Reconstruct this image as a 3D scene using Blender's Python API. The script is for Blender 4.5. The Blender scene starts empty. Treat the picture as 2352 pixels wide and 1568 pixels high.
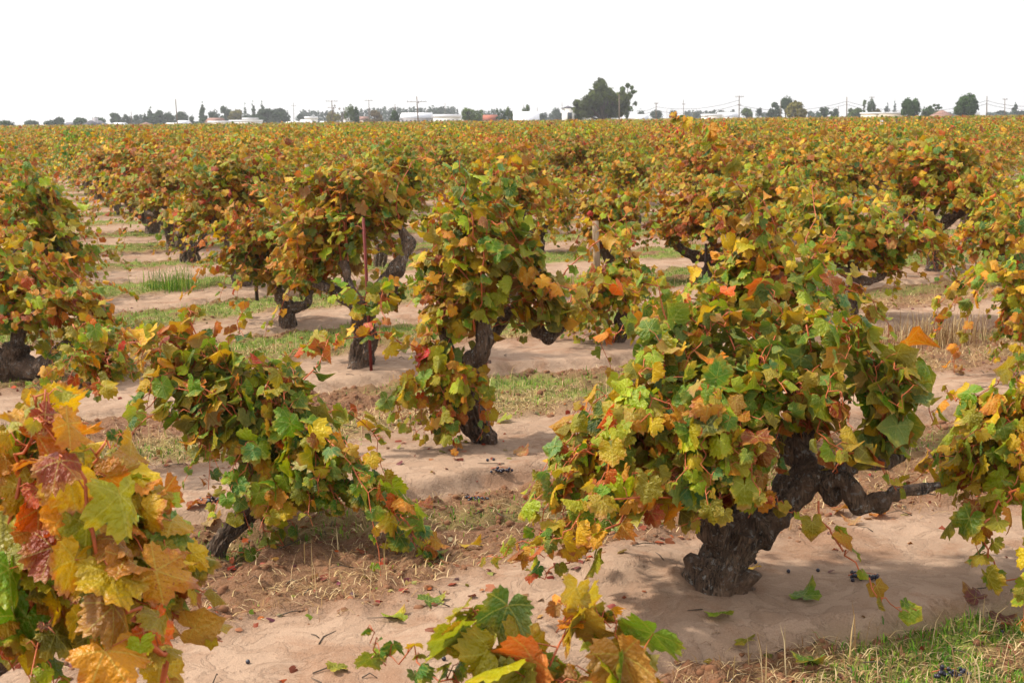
import bpy, math, random
import numpy as np
from mathutils import Vector, Matrix

RND = random.Random(7)
NP = np.random.default_rng(11)

# ------------------------------------------------------------------ camera, world, sun, exposure
scene = bpy.context.scene
col = scene.collection
F_PX, CAM_H = 3300.0, 2.0            # focal length in photo pixels (2560 wide), eye height in metres
SC = 2560 / 2352
ROLL = math.atan2(24, 2352)
YH = (274 - 784) * SC * math.cos(ROLL)
TH = math.atan(-YH / F_PX)
cR, sR = math.cos(ROLL), math.sin(ROLL)
R0, F0, D0 = Vector((1, 0, 0)), Vector((0, math.cos(TH), -math.sin(TH))), Vector((0, -math.sin(TH), -math.cos(TH)))
cam_data = bpy.data.cameras.new('camera')
cam = bpy.data.objects.new('camera', cam_data)
col.objects.link(cam)
cx, cy = cR * R0 + sR * D0, -(-sR * R0 + cR * D0)
cz = -F0
M = Matrix((cx, cy, cz)).transposed().to_4x4()
M.translation = (0, 0, CAM_H)
cam.matrix_world = M
cam_data.sensor_width = 36
cam_data.lens = 36 * F_PX / 2560
cam_data.clip_start, cam_data.clip_end = 0.05, 8000
cam_data.dof.use_dof = True
cam_data.dof.focus_distance = 6.5
cam_data.dof.aperture_fstop = 11
scene.camera = cam

SUN_EL, SUN_AZ = math.radians(50), math.radians(-84)   # azimuth from +Y (view direction) towards +X
world = bpy.data.worlds.new('World')
scene.world = world
world.use_nodes = True
nt = world.node_tree
nt.nodes.clear()
sky = nt.nodes.new('ShaderNodeTexSky')
sky.sky_type = 'NISHITA'
sky.sun_disc = False
sky.sun_elevation = SUN_EL
sky.sun_rotation = SUN_AZ
sky.dust_density = 6
sky.air_density = 1.2
bg1 = nt.nodes.new('ShaderNodeBackground')
bg1.inputs['Strength'].default_value = 0.06
nt.links.new(sky.outputs[0], bg1.inputs['Color'])
bg2 = nt.nodes.new('ShaderNodeBackground')              # thin bright high cloud, even over the whole sky
bg2.inputs['Color'].default_value = (1.0, 0.985, 0.965, 1)
bg2.inputs['Strength'].default_value = 1.0
add = nt.nodes.new('ShaderNodeAddShader')
wo = nt.nodes.new('ShaderNodeOutputWorld')
nt.links.new(bg1.outputs[0], add.inputs[0])
nt.links.new(bg2.outputs[0], add.inputs[1])
nt.links.new(add.outputs[0], wo.inputs['Surface'])

sl = bpy.data.lights.new('sun', 'SUN')
sl.energy = 4.8
sl.angle = math.radians(2.5)
sl.color = (1, 0.93, 0.82)
sun = bpy.data.objects.new('sun', sl)
col.objects.link(sun)
sdir = Vector((math.sin(SUN_AZ) * math.cos(SUN_EL), math.cos(SUN_AZ) * math.cos(SUN_EL), math.sin(SUN_EL)))
sun.rotation_euler = (-sdir).to_track_quat('-Z', 'Y').to_euler()
sun.location = (0, 0, 60)

vs = scene.view_settings
vs.view_transform = 'Standard'
vs.look = 'None'
vs.exposure = 0.26
vs.gamma = 1
scene.cycles.max_bounces = 8
scene.cycles.transparent_max_bounces = 8
scene.cycles.volume_bounces = 0


def ray(x, y):
    """direction through a point of the photo (2352 wide)"""
    X, Y = (x - 1176) * SC, (y - 784) * SC
    xr, yr = X * cR - Y * sR, X * sR + Y * cR
    return R0 * xr + D0 * yr + F0 * F_PX


def at(x, y, Y):
    d = ray(x, y)
    t = Y / d.y
    return Vector((d.x * t, Y, CAM_H + d.z * t))


def on_ground(x, y, z=0.0):
    d = ray(x, y)
    t = (z - CAM_H) / d.z
    return Vector((d.x * t, d.y * t, z))


def px_x(X, Y):
    return 1176 + X / Y * F_PX / SC * 0.993


# ------------------------------------------------------------------ helpers
def srgb(r, g, b):
    f = lambda v: (v / 255 / 12.92) if v / 255 <= 0.04045 else ((v / 255 + 0.055) / 1.055) ** 2.4
    return (f(r), f(g), f(b))


def hash3(ix, iy, iz, seed):
    h = (ix * 374761393 + iy * 668265263 + iz * 2147483647 + seed * 1274126177).astype(np.int64) & 0xFFFFFFFF
    h = ((h ^ (h >> 13)) * 1274126177) & 0xFFFFFFFF
    h = ((h ^ (h >> 16)) * 2246822519) & 0xFFFFFFFF
    return ((h ^ (h >> 15)) & 0xFFFFFF) / float(0xFFFFFF)


def vnoise(x, y, z=None, seed=0):
    if z is None:
        z = np.zeros_like(x)
    fx, fy, fz = np.floor(x), np.floor(y), np.floor(z)
    ix, iy, iz = fx.astype(np.int64), fy.astype(np.int64), fz.astype(np.int64)
    tx, ty, tz = x - fx, y - fy, z - fz
    tx, ty, tz = (t * t * (3 - 2 * t) for t in (tx, ty, tz))
    r = 0
    for dx in (0, 1):
        for dy in (0, 1):
            for dz in (0, 1):
                w = (tx if dx else 1 - tx) * (ty if dy else 1 - ty) * (tz if dz else 1 - tz)
                r = r + w * hash3(ix + dx, iy + dy, iz + dz, seed)
    return r * 2 - 1


def fbm(x, y, z=None, octv=4, seed=0, gain=0.5):
    a, r, f = 1.0, 0, 1.0
    for k in range(octv):
        r = r + a * vnoise(x * f, y * f, None if z is None else z * f, seed + k * 17)
        a *= gain
        f *= 2.03
    return r


def sstep(a, b, x):
    t = np.clip((x - a) / (b - a), 0, 1)
    return t * t * (3 - 2 * t)


def np_mesh(name, V, T, uv=None, attrs=None, smooth=True, mats=()):
    """mesh from vertex array, triangle array, per-vertex uv and per-vertex attributes"""
    V = np.ascontiguousarray(V, dtype=np.float32)
    T = np.ascontiguousarray(T, dtype=np.int32)
    me = bpy.data.meshes.new(name)
    me.vertices.add(len(V))
    me.vertices.foreach_set('co', V.ravel())
    me.loops.add(T.size)
    me.loops.foreach_set('vertex_index', T.ravel())
    me.polygons.add(len(T))
    n = T.shape[1]
    me.polygons.foreach_set('loop_start', np.arange(0, T.size, n, dtype=np.int32))
    me.polygons.foreach_set('loop_total', np.full(len(T), n, dtype=np.int32))
    if smooth:
        me.polygons.foreach_set('use_smooth', np.ones(len(T), dtype=bool))
    if uv is not None:
        l = me.uv_layers.new(name='UVMap')
        l.data.foreach_set('uv', np.ascontiguousarray(uv[T.ravel()], dtype=np.float32).ravel())
    for k, a in (attrs or {}).items():
        a = np.asarray(a, dtype=np.float32)
        if a.ndim == 1:
            me.attributes.new(k, 'FLOAT', 'POINT').data.foreach_set('value', a)
        else:
            c = np.ones((len(a), 4), dtype=np.float32)
            c[:, :a.shape[1]] = a
            me.attributes.new(k, 'FLOAT_COLOR', 'POINT').data.foreach_set('color', c.ravel())
    for m in mats:
        me.materials.append(m)
    me.update(calc_edges=True)
    return me


class Acc:
    """collects pieces into one mesh"""
    def __init__(s):
        s.V, s.T, s.n, s.A = [], [], 0, {}

    def add(s, V, T, **at):
        V = np.asarray(V, dtype=float)
        T = np.asarray(T)
        s.V.append(V)
        s.T.append(T + s.n)
        s.n += len(V)
        for k, v in at.items():
            s.A.setdefault(k, []).append(v)
        return s

    def mesh(s, name, mat, smooth=True):
        V, T = np.concatenate(s.V), np.concatenate(s.T)
        A = {k: np.concatenate(v) for k, v in s.A.items()}
        uv = A.pop('uv', None)
        return np_mesh(name, V, T, uv, A, smooth, (mat,))


def link(name, me, parent=None):
    o = bpy.data.objects.new(name, me)
    col.objects.link(o)
    if parent is not None:
        o.parent = parent
    return o


def tag(o, label=None, cat=None, group=None, kind=None):
    for k, v in (('label', label), ('category', cat), ('group', group), ('kind', kind)):
        if v:
            o[k] = v
    return o


def empty(name, loc, label=None, cat=None, group=None):
    o = bpy.data.objects.new(name, None)
    o.empty_display_size = 0.2
    col.objects.link(o)
    o.location = loc
    return tag(o, label, cat, group)


def catmull(P, R, per):
    P = [np.array(p, dtype=float) for p in P]
    P = [2 * P[0] - P[1]] + P + [2 * P[-1] - P[-2]]
    R = [R[0]] + list(R) + [R[-1]]
    out, rad = [], []
    for i in range(1, len(P) - 2):
        for k in range(per):
            t = k / per
            a, b, c, d = P[i - 1:i + 3]
            out.append(0.5 * (2 * b + (c - a) * t + (2 * a - 5 * b + 4 * c - d) * t * t + (3 * b - a - 3 * c + d) * t ** 3))
            rad.append(R[i] + (R[i + 1] - R[i]) * t)
    out.append(P[-2])
    rad.append(R[-2])
    return np.array(out), np.array(rad)


def tube(pts, rad, n=6, rough=0.0, seed=0, freq=9.0, cap=True, ridge=0.0):
    """tapered tube; rough displaces it with noise, ridge adds long bark furrows"""
    pts = np.asarray(pts, dtype=float)
    rad = np.asarray(rad, dtype=float)
    m = len(pts)
    tan = np.gradient(pts, axis=0)
    tan /= np.linalg.norm(tan, axis=1)[:, None] + 1e-9
    ref = np.array([0.31, 0.87, 0.11])
    u = np.cross(tan[0], ref)
    u /= np.linalg.norm(u) + 1e-9
    U = []
    for t in tan:
        u = u - t * np.dot(u, t)
        u /= np.linalg.norm(u) + 1e-9
        U.append(u.copy())
    U = np.array(U)
    W = np.cross(tan, U)
    ang = np.linspace(0, 2 * math.pi, n, endpoint=False)
    N = U[:, None, :] * np.cos(ang)[None, :, None] + W[:, None, :] * np.sin(ang)[None, :, None]
    r = np.repeat(rad[:, None], n, 1)
    C = pts[:, None, :] + N * r[:, :, None]
    if rough or ridge:
        f = freq
        q = C * f
        d = fbm(q[..., 0], q[..., 1], q[..., 2], 2, seed, 0.4)
        s = np.linspace(0, 1, m)[:, None] * np.ones((1, n))
        L = np.sum(np.linalg.norm(np.diff(pts, axis=0), axis=1))
        g = vnoise(np.cos(ang)[None, :] * 3.4 + s * 1.2 + seed, np.sin(ang)[None, :] * 3.4 + s * 1.7 - seed, s * L * 3.5, seed + 5)
        g2 = vnoise(np.cos(ang)[None, :] * 8 + s * 2, np.sin(ang)[None, :] * 8 + s * 2, s * L * 7, seed + 9)
        C = C + N * (r * (rough * d + ridge * (-np.abs(g) * 1.3 + 0.35 - np.abs(g2) * 0.6)))[:, :, None]
    V = C.reshape(-1, 3)
    i = np.arange(m - 1)[:, None] * n
    j = np.arange(n)[None, :]
    a, b = (i + j).ravel(), (i + (j + 1) % n).ravel()
    T = np.concatenate([np.stack([a, b, b + n], 1), np.stack([a, b + n, a + n], 1)])
    if cap:
        V = np.concatenate([V, pts[:1], pts[-1:]])
        k0, k1 = m * n, m * n + 1
        jj = np.arange(n)
        T = np.concatenate([T, np.stack([(jj + 1) % n, jj, np.full(n, k0)], 1),
                            np.stack([(m - 1) * n + jj, (m - 1) * n + (jj + 1) % n, np.full(n, k1)], 1)])
    return V, T


def box(x0, x1, y0, y1, z0, z1):
    V = [(x, y, z) for x in (x0, x1) for y in (y0, y1) for z in (z0, z1)]
    Q = [(0, 1, 3, 2), (4, 6, 7, 5), (0, 4, 5, 1), (2, 3, 7, 6), (0, 2, 6, 4), (1, 5, 7, 3)]
    T = [t for q in Q for t in ((q[0], q[1], q[2]), (q[0], q[2], q[3]))]
    return np.array(V, float), np.array(T)


# ------------------------------------------------------------------ materials
def new_mat(name):
    m = bpy.data.materials.new(name)
    m.use_nodes = True
    t = m.node_tree
    t.nodes.clear()
    return m, t


class NT:
    def __init__(s, t):
        s.t = t

    def n(s, ty, **kw):
        x = s.t.nodes.new(ty)
        for k, v in kw.items():
            setattr(x, k, v)
        return x

    def inp(s, sock, v):
        if hasattr(v, 'links'):
            s.t.links.new(v, sock)
        else:
            if isinstance(v, tuple) and len(v) == 3 and sock.type == 'RGBA':
                v = (*v, 1)
            sock.default_value = v

    def math(s, op, a, b=None, c=None, clamp=False):
        x = s.n('ShaderNodeMath', operation=op, use_clamp=clamp)
        s.inp(x.inputs[0], a)
        if b is not None:
            s.inp(x.inputs[1], b)
        if c is not None:
            s.inp(x.inputs[2], c)
        return x.outputs[0]

    def mix(s, f, a, b, blend='MIX'):
        x = s.n('ShaderNodeMix', data_type='RGBA', blend_type=blend, clamp_factor=True)
        s.inp(x.inputs[0], f)
        s.inp(x.inputs[6], a)
        s.inp(x.inputs[7], b)
        return x.outputs[2]

    def noise(s, vec, scale, detail=4, rough=0.55, dist=0.0):
        x = s.n('ShaderNodeTexNoise')
        if vec is not None:
            s.inp(x.inputs['Vector'], vec)
        x.inputs['Scale'].default_value = scale
        x.inputs['Detail'].default_value = detail
        x.inputs['Roughness'].default_value = rough
        x.inputs['Distortion'].default_value = dist
        return x.outputs['Fac']

    def ramp(s, f, lo, hi):
        x = s.n('ShaderNodeMapRange', interpolation_type='SMOOTHSTEP')
        s.inp(x.inputs[0], f)
        x.inputs[1].default_value = lo
        x.inputs[2].default_value = hi
        return x.outputs[0]

    def bump(s, h, strength, dist):
        x = s.n('ShaderNodeBump')
        x.inputs['Strength'].default_value = strength
        x.inputs['Distance'].default_value = dist
        s.inp(x.inputs['Height'], h)
        return x.outputs[0]

    def out(s, sh):
        o = s.n('ShaderNodeOutputMaterial')
        s.t.links.new(sh, o.inputs['Surface'])

    def bsdf(s, color, rough=0.8, spec=0.3, normal=None):
        x = s.n('ShaderNodeBsdfPrincipled')
        s.inp(x.inputs['Base Color'], color)
        s.inp(x.inputs['Roughness'], rough)
        x.inputs['Specular IOR Level'].default_value = spec
        if normal is not None:
            s.t.links.new(normal, x.inputs['Normal'])
        return x.outputs[0]


def leaf_material(name, mode, detail=True, transl=0.33):
    """mode 'object': colour from the object's colour; 'attr': colour from the mesh's own leaf colours"""
    m, t = new_mat(name)
    k = NT(t)
    oi = k.n('ShaderNodeObjectInfo')
    uvn = k.n('ShaderNodeUVMap', uv_map='UVMap')
    if mode == 'object':
        c = oi.outputs['Color']
        seed = oi.outputs['Random']
    else:
        c = k.n('ShaderNodeAttribute', attribute_name='leafcol').outputs['Color']
        seed = k.n('ShaderNodeAttribute', attribute_name='seed').outputs['Fac']
        hs = k.n('ShaderNodeHueSaturation')
        k.inp(hs.inputs['Hue'], k.math('MULTIPLY_ADD', oi.outputs['Random'], 0.030, 0.485))
        k.inp(hs.inputs['Value'], k.math('MULTIPLY_ADD', oi.outputs['Random'], 0.25, 0.88))
        k.inp(hs.inputs['Color'], c)
        c = hs.outputs[0]
    normal = None
    if detail:
        sx = k.n('ShaderNodeSeparateXYZ')
        t.links.new(uvn.outputs[0], sx.inputs[0])
        x = k.math('ABSOLUTE', sx.outputs[0])
        y = sx.outputs[1]
        cv = k.n('ShaderNodeCombineXYZ')
        k.inp(cv.inputs[0], sx.outputs[0])
        k.inp(cv.inputs[1], sx.outputs[1])
        k.inp(cv.inputs[2], k.math('MULTIPLY', seed, 37.0))
        vec = cv.outputs[0]
        r = k.math('SQRT', k.math('ADD', k.math('MULTIPLY', x, x), k.math('MULTIPLY', y, y)))
        # veins: three lines on the folded leaf, plus fine side veins
        veins = None
        for a in (0.0, 0.98, 2.05):
            sa, ca = math.sin(a), math.cos(a)
            dist = k.math('ABSOLUTE', k.math('SUBTRACT', k.math('MULTIPLY', x, ca), k.math('MULTIPLY', y, sa)))
            along = k.math('ADD', k.math('MULTIPLY', x, sa), k.math('MULTIPLY', y, ca))
            w = k.math('MULTIPLY_ADD', along, -0.014, 0.026)
            v = k.math('MULTIPLY', k.math('LESS_THAN', dist, w), k.math('GREATER_THAN', along, 0.0))
            side = k.math('SINE', k.math('MULTIPLY', k.math('SUBTRACT', along, k.math('MULTIPLY', dist, 0.9)), 34.0))
            side = k.math('MULTIPLY', k.math('GREATER_THAN', side, 0.93), k.math('LESS_THAN', dist, k.math('MULTIPLY', along, 0.42)))
            v = k.math('MAXIMUM', v, k.math('MULTIPLY', side, 0.45))
            veins = v if veins is None else k.math('MAXIMUM', veins, v)
        n1 = k.noise(vec, 2.2, 3, 0.6)
        # autumn colour creeps in from the margin
        edge = k.ramp(k.math('ADD', r, k.math('MULTIPLY_ADD', n1, 1.6, -0.85)), 0.45, 1.15)
        sep = k.n('ShaderNodeSeparateColor')
        t.links.new(c, sep.inputs[0])
        redness = k.math('SUBTRACT', sep.outputs[0], k.math('MULTIPLY', sep.outputs[1], 0.55))
        rust = k.mix(k.ramp(redness, 0.06, 0.34), srgb(200, 166, 28), srgb(170, 72, 20))
        c1 = k.mix(k.math('MULTIPLY', edge, k.math('MULTIPLY_ADD', seed, 0.60, 0.30)), c, rust)
        spots = k.ramp(k.noise(vec, 15, 3, 0.75), 0.57, 0.66)
        spot_amt = k.math('MULTIPLY', spots, k.ramp(k.math('FRACT', k.math('MULTIPLY', seed, 7.3)), 0.45, 1.0))
        c2 = k.mix(k.math('MULTIPLY', spot_amt, 0.75), c1, srgb(128, 44, 22))
        c3 = k.mix(k.math('MULTIPLY', veins, 0.30), c2, srgb(190, 185, 85))
        dry = k.math('MULTIPLY', k.ramp(k.math('ADD', r, k.math('MULTIPLY', n1, 0.5)), 1.0, 1.25), k.ramp(seed, 0.5, 0.9))
        c4 = k.mix(k.math('MULTIPLY', dry, 0.7), c3, srgb(150, 105, 70))
        c = c4
        hgt = k.math('ADD', k.math('MULTIPLY', veins, -0.6), k.noise(vec, 7, 2, 0.5))
        normal = k.bump(hgt, 0.6, 0.02)
    geo = k.n('ShaderNodeNewGeometry')
    under = k.mix(0.38, c, srgb(150, 156, 92))
    cc = k.mix(geo.outputs['Backfacing'], c, under)
    sh = k.bsdf(cc, 0.42 if detail else 0.6, 0.38, normal)
    tr = k.n('ShaderNodeBsdfTranslucent')
    k.inp(tr.inputs['Color'], k.mix(0.35, k.mix(1.0, c, (1.15, 1.0, 0.55), 'MULTIPLY'), c))
    mx = k.n('ShaderNodeMixShader')
    mx.inputs[0].default_value = transl
    t.links.new(sh, mx.inputs[1])
    t.links.new(tr.outputs[0], mx.inputs[2])
    k.out(mx.outputs[0])
    return m


def bark_material(name, base, light, fleck=0.5, scale=1.0):
    m, t = new_mat(name)
    k = NT(t)
    tc = k.n('ShaderNodeTexCoord').outputs['Object']
    n1 = k.noise(tc, 6 * scale, 4)
    st = k.n('ShaderNodeMapping')
    st.inputs['Scale'].default_value = (60 * scale, 60 * scale, 9 * scale)
    t.links.new(tc, st.inputs[0])
    n2 = k.noise(st.outputs[0], 1.0, 6, 0.7, 1.6)
    n3 = k.noise(tc, 42 * scale, 3, 0.6)
    c = k.mix(k.ramp(n2, 0.35, 0.7), base, light)
    c = k.mix(k.math('MULTIPLY', k.ramp(n1, 0.5, 0.75), 0.6), c, tuple(v * 1.5 for v in light))
    c = k.mix(k.math('MULTIPLY', k.ramp(n3, 0.57, 0.65), fleck), c, (0.36, 0.34, 0.31))
    c = k.mix(k.math('MULTIPLY', k.ramp(k.noise(tc, 9 * scale, 4), 0.48, 0.62), 0.55), c, (0.13, 0.068, 0.036))
    h = k.math('ADD', n2, k.math('MULTIPLY', n3, 0.5))
    k.out(k.bsdf(c, 0.7, 0.4, k.bump(h, 1.0, 0.05)))
    return m


def plain_material(name, c, rough=0.8, var=0.25, scale=4.0, spec=0.3, bump=0.2, stretch=(1, 1, 1)):
    m, t = new_mat(name)
    k = NT(t)
    tc = k.n('ShaderNodeTexCoord').outputs['Object']
    mp = k.n('ShaderNodeMapping')
    mp.inputs['Scale'].default_value = stretch
    t.links.new(tc, mp.inputs[0])
    n = k.noise(mp.outputs[0], scale, 4)
    cc = k.mix(n, tuple(v * (1 - var) for v in c), tuple(min(1, v * (1 + var)) for v in c))
    k.out(k.bsdf(cc, rough, spec, k.bump(n, bump, 0.02)))
    return m


def attr_material(name, rough=0.8, transl=0.0, attr='leafcol'):
    m, t = new_mat(name)
    k = NT(t)
    c = k.n('ShaderNodeAttribute', attribute_name=attr).outputs['Color']
    sh = k.bsdf(c, rough, 0.25)
    if transl:
        tr = k.n('ShaderNodeBsdfTranslucent')
        k.inp(tr.inputs['Color'], c)
        mx = k.n('ShaderNodeMixShader')
        mx.inputs[0].default_value = transl
        t.links.new(sh, mx.inputs[1])
        t.links.new(tr.outputs[0], mx.inputs[2])
        sh = mx.outputs[0]
    k.out(sh)
    return m


def soil_material():
    m, t = new_mat('sandy_soil')
    k = NT(t)
    tc = k.n('ShaderNodeTexCoord').outputs['Object']
    zone = k.n('ShaderNodeAttribute', attribute_name='zone').outputs['Color']
    sp = k.n('ShaderNodeSeparateColor')
    t.links.new(zone, sp.inputs[0])
    berm, grass, straw = sp.outputs
    n1 = k.noise(tc, 1.3, 5, 0.6)
    n2 = k.noise(tc, 11, 5, 0.65)
    n3 = k.noise(tc, 70, 4, 0.7)
    pale = k.mix(n1, srgb(134, 109, 89), srgb(170, 144, 122))
    rough = k.mix(n2, srgb(84, 54, 34), srgb(134, 94, 66))
    c = k.mix(berm, rough, pale)
    damp = k.ramp(k.noise(tc, 2.2, 7, 0.68, 0.5), 0.50, 0.64)
    c = k.mix(k.math('MULTIPLY', damp, 0.6), c, srgb(128, 90, 64))
    straw_c = k.mix(k.ramp(n3, 0.35, 0.65), srgb(92, 64, 40), srgb(178, 146, 98))
    c = k.mix(k.math('MULTIPLY', straw, 0.75), c, straw_c)
    green = k.mix(k.ramp(n3, 0.3, 0.7), srgb(66, 92, 20), srgb(120, 146, 44))
    c = k.mix(k.math('MULTIPLY', grass, 0.9), c, green)
    speck = k.ramp(k.noise(tc, 34, 3, 0.7), 0.66, 0.74)
    c = k.mix(k.math('MULTIPLY', speck, 0.6), c, srgb(96, 62, 42))
    c = k.mix(k.math('MULTIPLY', k.ramp(k.noise(tc, 160, 3, 0.8), 0.40, 0.62), 0.22), c, srgb(190, 162, 138))
    h = k.math('ADD', k.math('MULTIPLY', n2, k.math('MULTIPLY_ADD', berm, -0.75, 1.3)), k.math('MULTIPLY', n3, k.math('MULTIPLY_ADD', berm, -0.3, 0.45)))
    grain = k.noise(tc, 190, 3, 0.8)
    h = k.math('ADD', h, k.math('MULTIPLY', grain, 0.14))
    crust = k.ramp(k.noise(tc, 5.5, 6, 0.7, 0.9), 0.47, 0.53)
    h = k.math('ADD', h, k.math('MULTIPLY', crust, 0.12))
    c = k.mix(k.math('MULTIPLY', crust, 0.22), c, srgb(112, 82, 60))
    k.out(k.bsdf(c, 0.95, 0.15, k.bump(h, 0.95, 0.035)))
    return m


MAT_LEAF_OBJ = leaf_material('vine_leaf', 'object')
MAT_LEAF_MIX = leaf_material('vine_leaf_mass', 'attr')
MAT_LEAF_FAR = leaf_material('vine_leaf_far', 'attr', detail=False)
MAT_BARK = bark_material('old_vine_bark', (0.024, 0.015, 0.010), (0.32, 0.20, 0.125), 0.85)
MAT_STRIP = plain_material('peeling_bark', (0.11, 0.075, 0.05), 0.9, 0.5, 20)
MAT_CANE = plain_material('red_brown_cane', srgb(168, 84, 44), 0.5, 0.35, 30, 0.4)
MAT_SOIL = soil_material()
MAT_BLADE = attr_material('grass_blades', 0.7, 0.3)
MAT_CLOD = plain_material('soil_clod', srgb(112, 76, 52), 0.95, 0.3, 30)
MAT_STAKE = plain_material('weathered_wood_stake', srgb(150, 128, 104), 0.9, 0.35, 12, 0.2, 0.6, (6, 6, 0.6))
MAT_RUST = plain_material('painted_steel_stake', srgb(98, 34, 28), 0.7, 0.4, 25)
MAT_DARKSTEEL = plain_material('dark_steel_stake', srgb(60, 42, 38), 0.7, 0.4, 25)
MAT_GRAPE = plain_material('black_grape', (0.012, 0.010, 0.022), 0.35, 0.5, 40, 0.5)
MAT_TREE = attr_material('tree_foliage', 0.75, 0.2)
MAT_TREEBARK = plain_material('tree_bark', (0.07, 0.05, 0.035), 0.9, 0.4, 2)
MAT_WHITE = plain_material('white_paint', (0.78, 0.77, 0.76), 0.6, 0.04, 0.3)
MAT_WHITEROOF = plain_material('pale_metal_roof', (0.72, 0.72, 0.76), 0.45, 0.05, 0.3)
MAT_CREAM = plain_material('cream_siding', (0.62, 0.54, 0.44), 0.7, 0.06, 0.3)
MAT_DARKROOF = plain_material('grey_shingle', (0.10, 0.095, 0.11), 0.85, 0.2, 1.0)
MAT_BROWNROOF = plain_material('brown_tile_roof', (0.24, 0.13, 0.10), 0.85, 0.2, 1.0)
MAT_REDROOF = plain_material('red_tin_roof', (0.30, 0.09, 0.05), 0.7, 0.2, 1.0)
MAT_GREYWALL = plain_material('grey_stucco', (0.36, 0.34, 0.36), 0.8, 0.08, 0.5)
MAT_GLASS = plain_material('dark_window', (0.04, 0.05, 0.06), 0.15, 0.1, 1, 0.6, 0)
MAT_POLE = plain_material('pole_wood', (0.16, 0.12, 0.09), 0.9, 0.3, 3)
MAT_WIRE = plain_material('wire', (0.05, 0.04, 0.04), 0.6, 0.1, 3)

# ------------------------------------------------------------------ ground
RA = math.radians(24.5)
NX, NY = -math.sin(RA), math.cos(RA)           # across the rows
RX, RY = math.cos(RA), math.sin(RA)            # along a row
V0, VS = 7.2, 2.8                              # a row every 2.8 m


def row_phase(x, y):
    v = x * NX + y * NY + 0.10 * np.sin(x * 0.35 + y * 0.12) + 0.8 * sstep(2.3, 4.6, -np.asarray(x)) * sstep(8, 12, y)
    return v, (v - V0) / VS


def ground_zone(x, y):
    v, p = row_phase(x, y)
    w = (p - np.round(p)) * VS                   # metres from the row line, negative on the camera's side
    u = x * RX + y * RY
    wob = 0.20 * vnoise(u * 0.6, v * 0.3, seed=3) + 0.10 * vnoise(u * 2.2, v * 1.1, seed=4) + 0.03 * vnoise(u * 8, v * 5, seed=6)
    wf = w + wob
    berm = sstep(-0.72, -0.60, wf) * (1 - sstep(0.25, 0.75, wf + 0.15 * fbm(x * 2.1, y * 2.1, octv=3, seed=18)))
    patch = fbm(x * 0.55, y * 0.55, octv=3, seed=21)
    patch2 = fbm(x * 1.5 + 9, y * 1.5, octv=3, seed=33)
    straw = sstep(0.45, 0.75, wf) * (1 - sstep(1.30, 1.5, wf)) * sstep(-0.55, 0.15, patch2 + 0.1) + 0.5 * sstep(0.95, 1.35, -wf) * sstep(-0.1, 0.5, patch)
    gcen = 0.8 * np.exp(-((wf - 1.0) / 0.30) ** 2) + 1.0 * np.exp(-((wf + 1.15) / 0.28) ** 2)
    grass = np.clip(gcen * sstep(-0.35, 0.35, patch + 0.04), 0, 1)
    near = 1 - sstep(5.6, 6.6, v)
    grass = grass * (1 - 0.65 * (1 - sstep(6.3, 6.9, v)))
    grass = grass * (1 - 0.9 * near * (w > 0))      # the gap behind the first berm is bare and cloddy
    straw = straw * (1 - 0.8 * near) + 0.4 * sstep(0.55, 0.75, -wf) * (v < 4.2) * sstep(0.3, 1.2, x)
    far = sstep(10.5, 13, v)
    grass = np.clip(grass + far * 1.2 * gcen + 1.1 * sstep(0.55, 0.75, -wf) * (v < 4.2) * sstep(-.5, .2, patch2) * sstep(0.8, 1.6, x), 0, 1)
    return berm, grass, np.clip(straw, 0, 1), wf


def ground_z(x, y):
    x = np.asarray(x, float)
    y = np.asarray(y, float)
    berm, grass, straw, wf = ground_zone(x, y)
    v, p = row_phase(x, y)
    hgt = (0.085 - 0.035 * sstep(9, 14, v)) * (1 + 0.45 * vnoise(x * 0.5, y * 0.5, seed=91))
    wl = (wf + 0.66) % VS
    z = hgt * sstep(0.0, 0.13, wl) * (1 - sstep(0.9, 2.3, wl))
    z = z + 0.013 * fbm(x * 0.9, y * 0.9, octv=3, seed=8)
    rough = 1 - berm
    z = z + rough * (0.050 * np.abs(fbm(x * 4.5, y * 4.5, octv=4, seed=12)) + 0.020 * fbm(x * 15, y * 15, octv=3, seed=14))
    z = z + berm * (0.009 * fbm(x * 3.2, y * 3.2, octv=4, seed=15) + 0.0022 * fbm(x * 22, y * 22, octv=2, seed=16))
    for (mx, my, mr, mh) in ((-0.72, 6.05, 0.42, 0.05), (0.35, 5.35, 0.45, 0.06), (0.62, 5.22, 0.35, 0.05), (-1.05, 6.45, 0.3, 0.05)):
        z = z + mh * np.exp(-((x - mx) ** 2 + (y - my) ** 2) / (mr * mr)) * (1 + 0.3 * vnoise(x * 9, y * 9, seed=44))
    fade = 1 - sstep(55, 75, np.hypot(x, y))
    return z * fade


def gz(x, y):
    return float(ground_z(np.array([x]), np.array([y]))[0])


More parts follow.
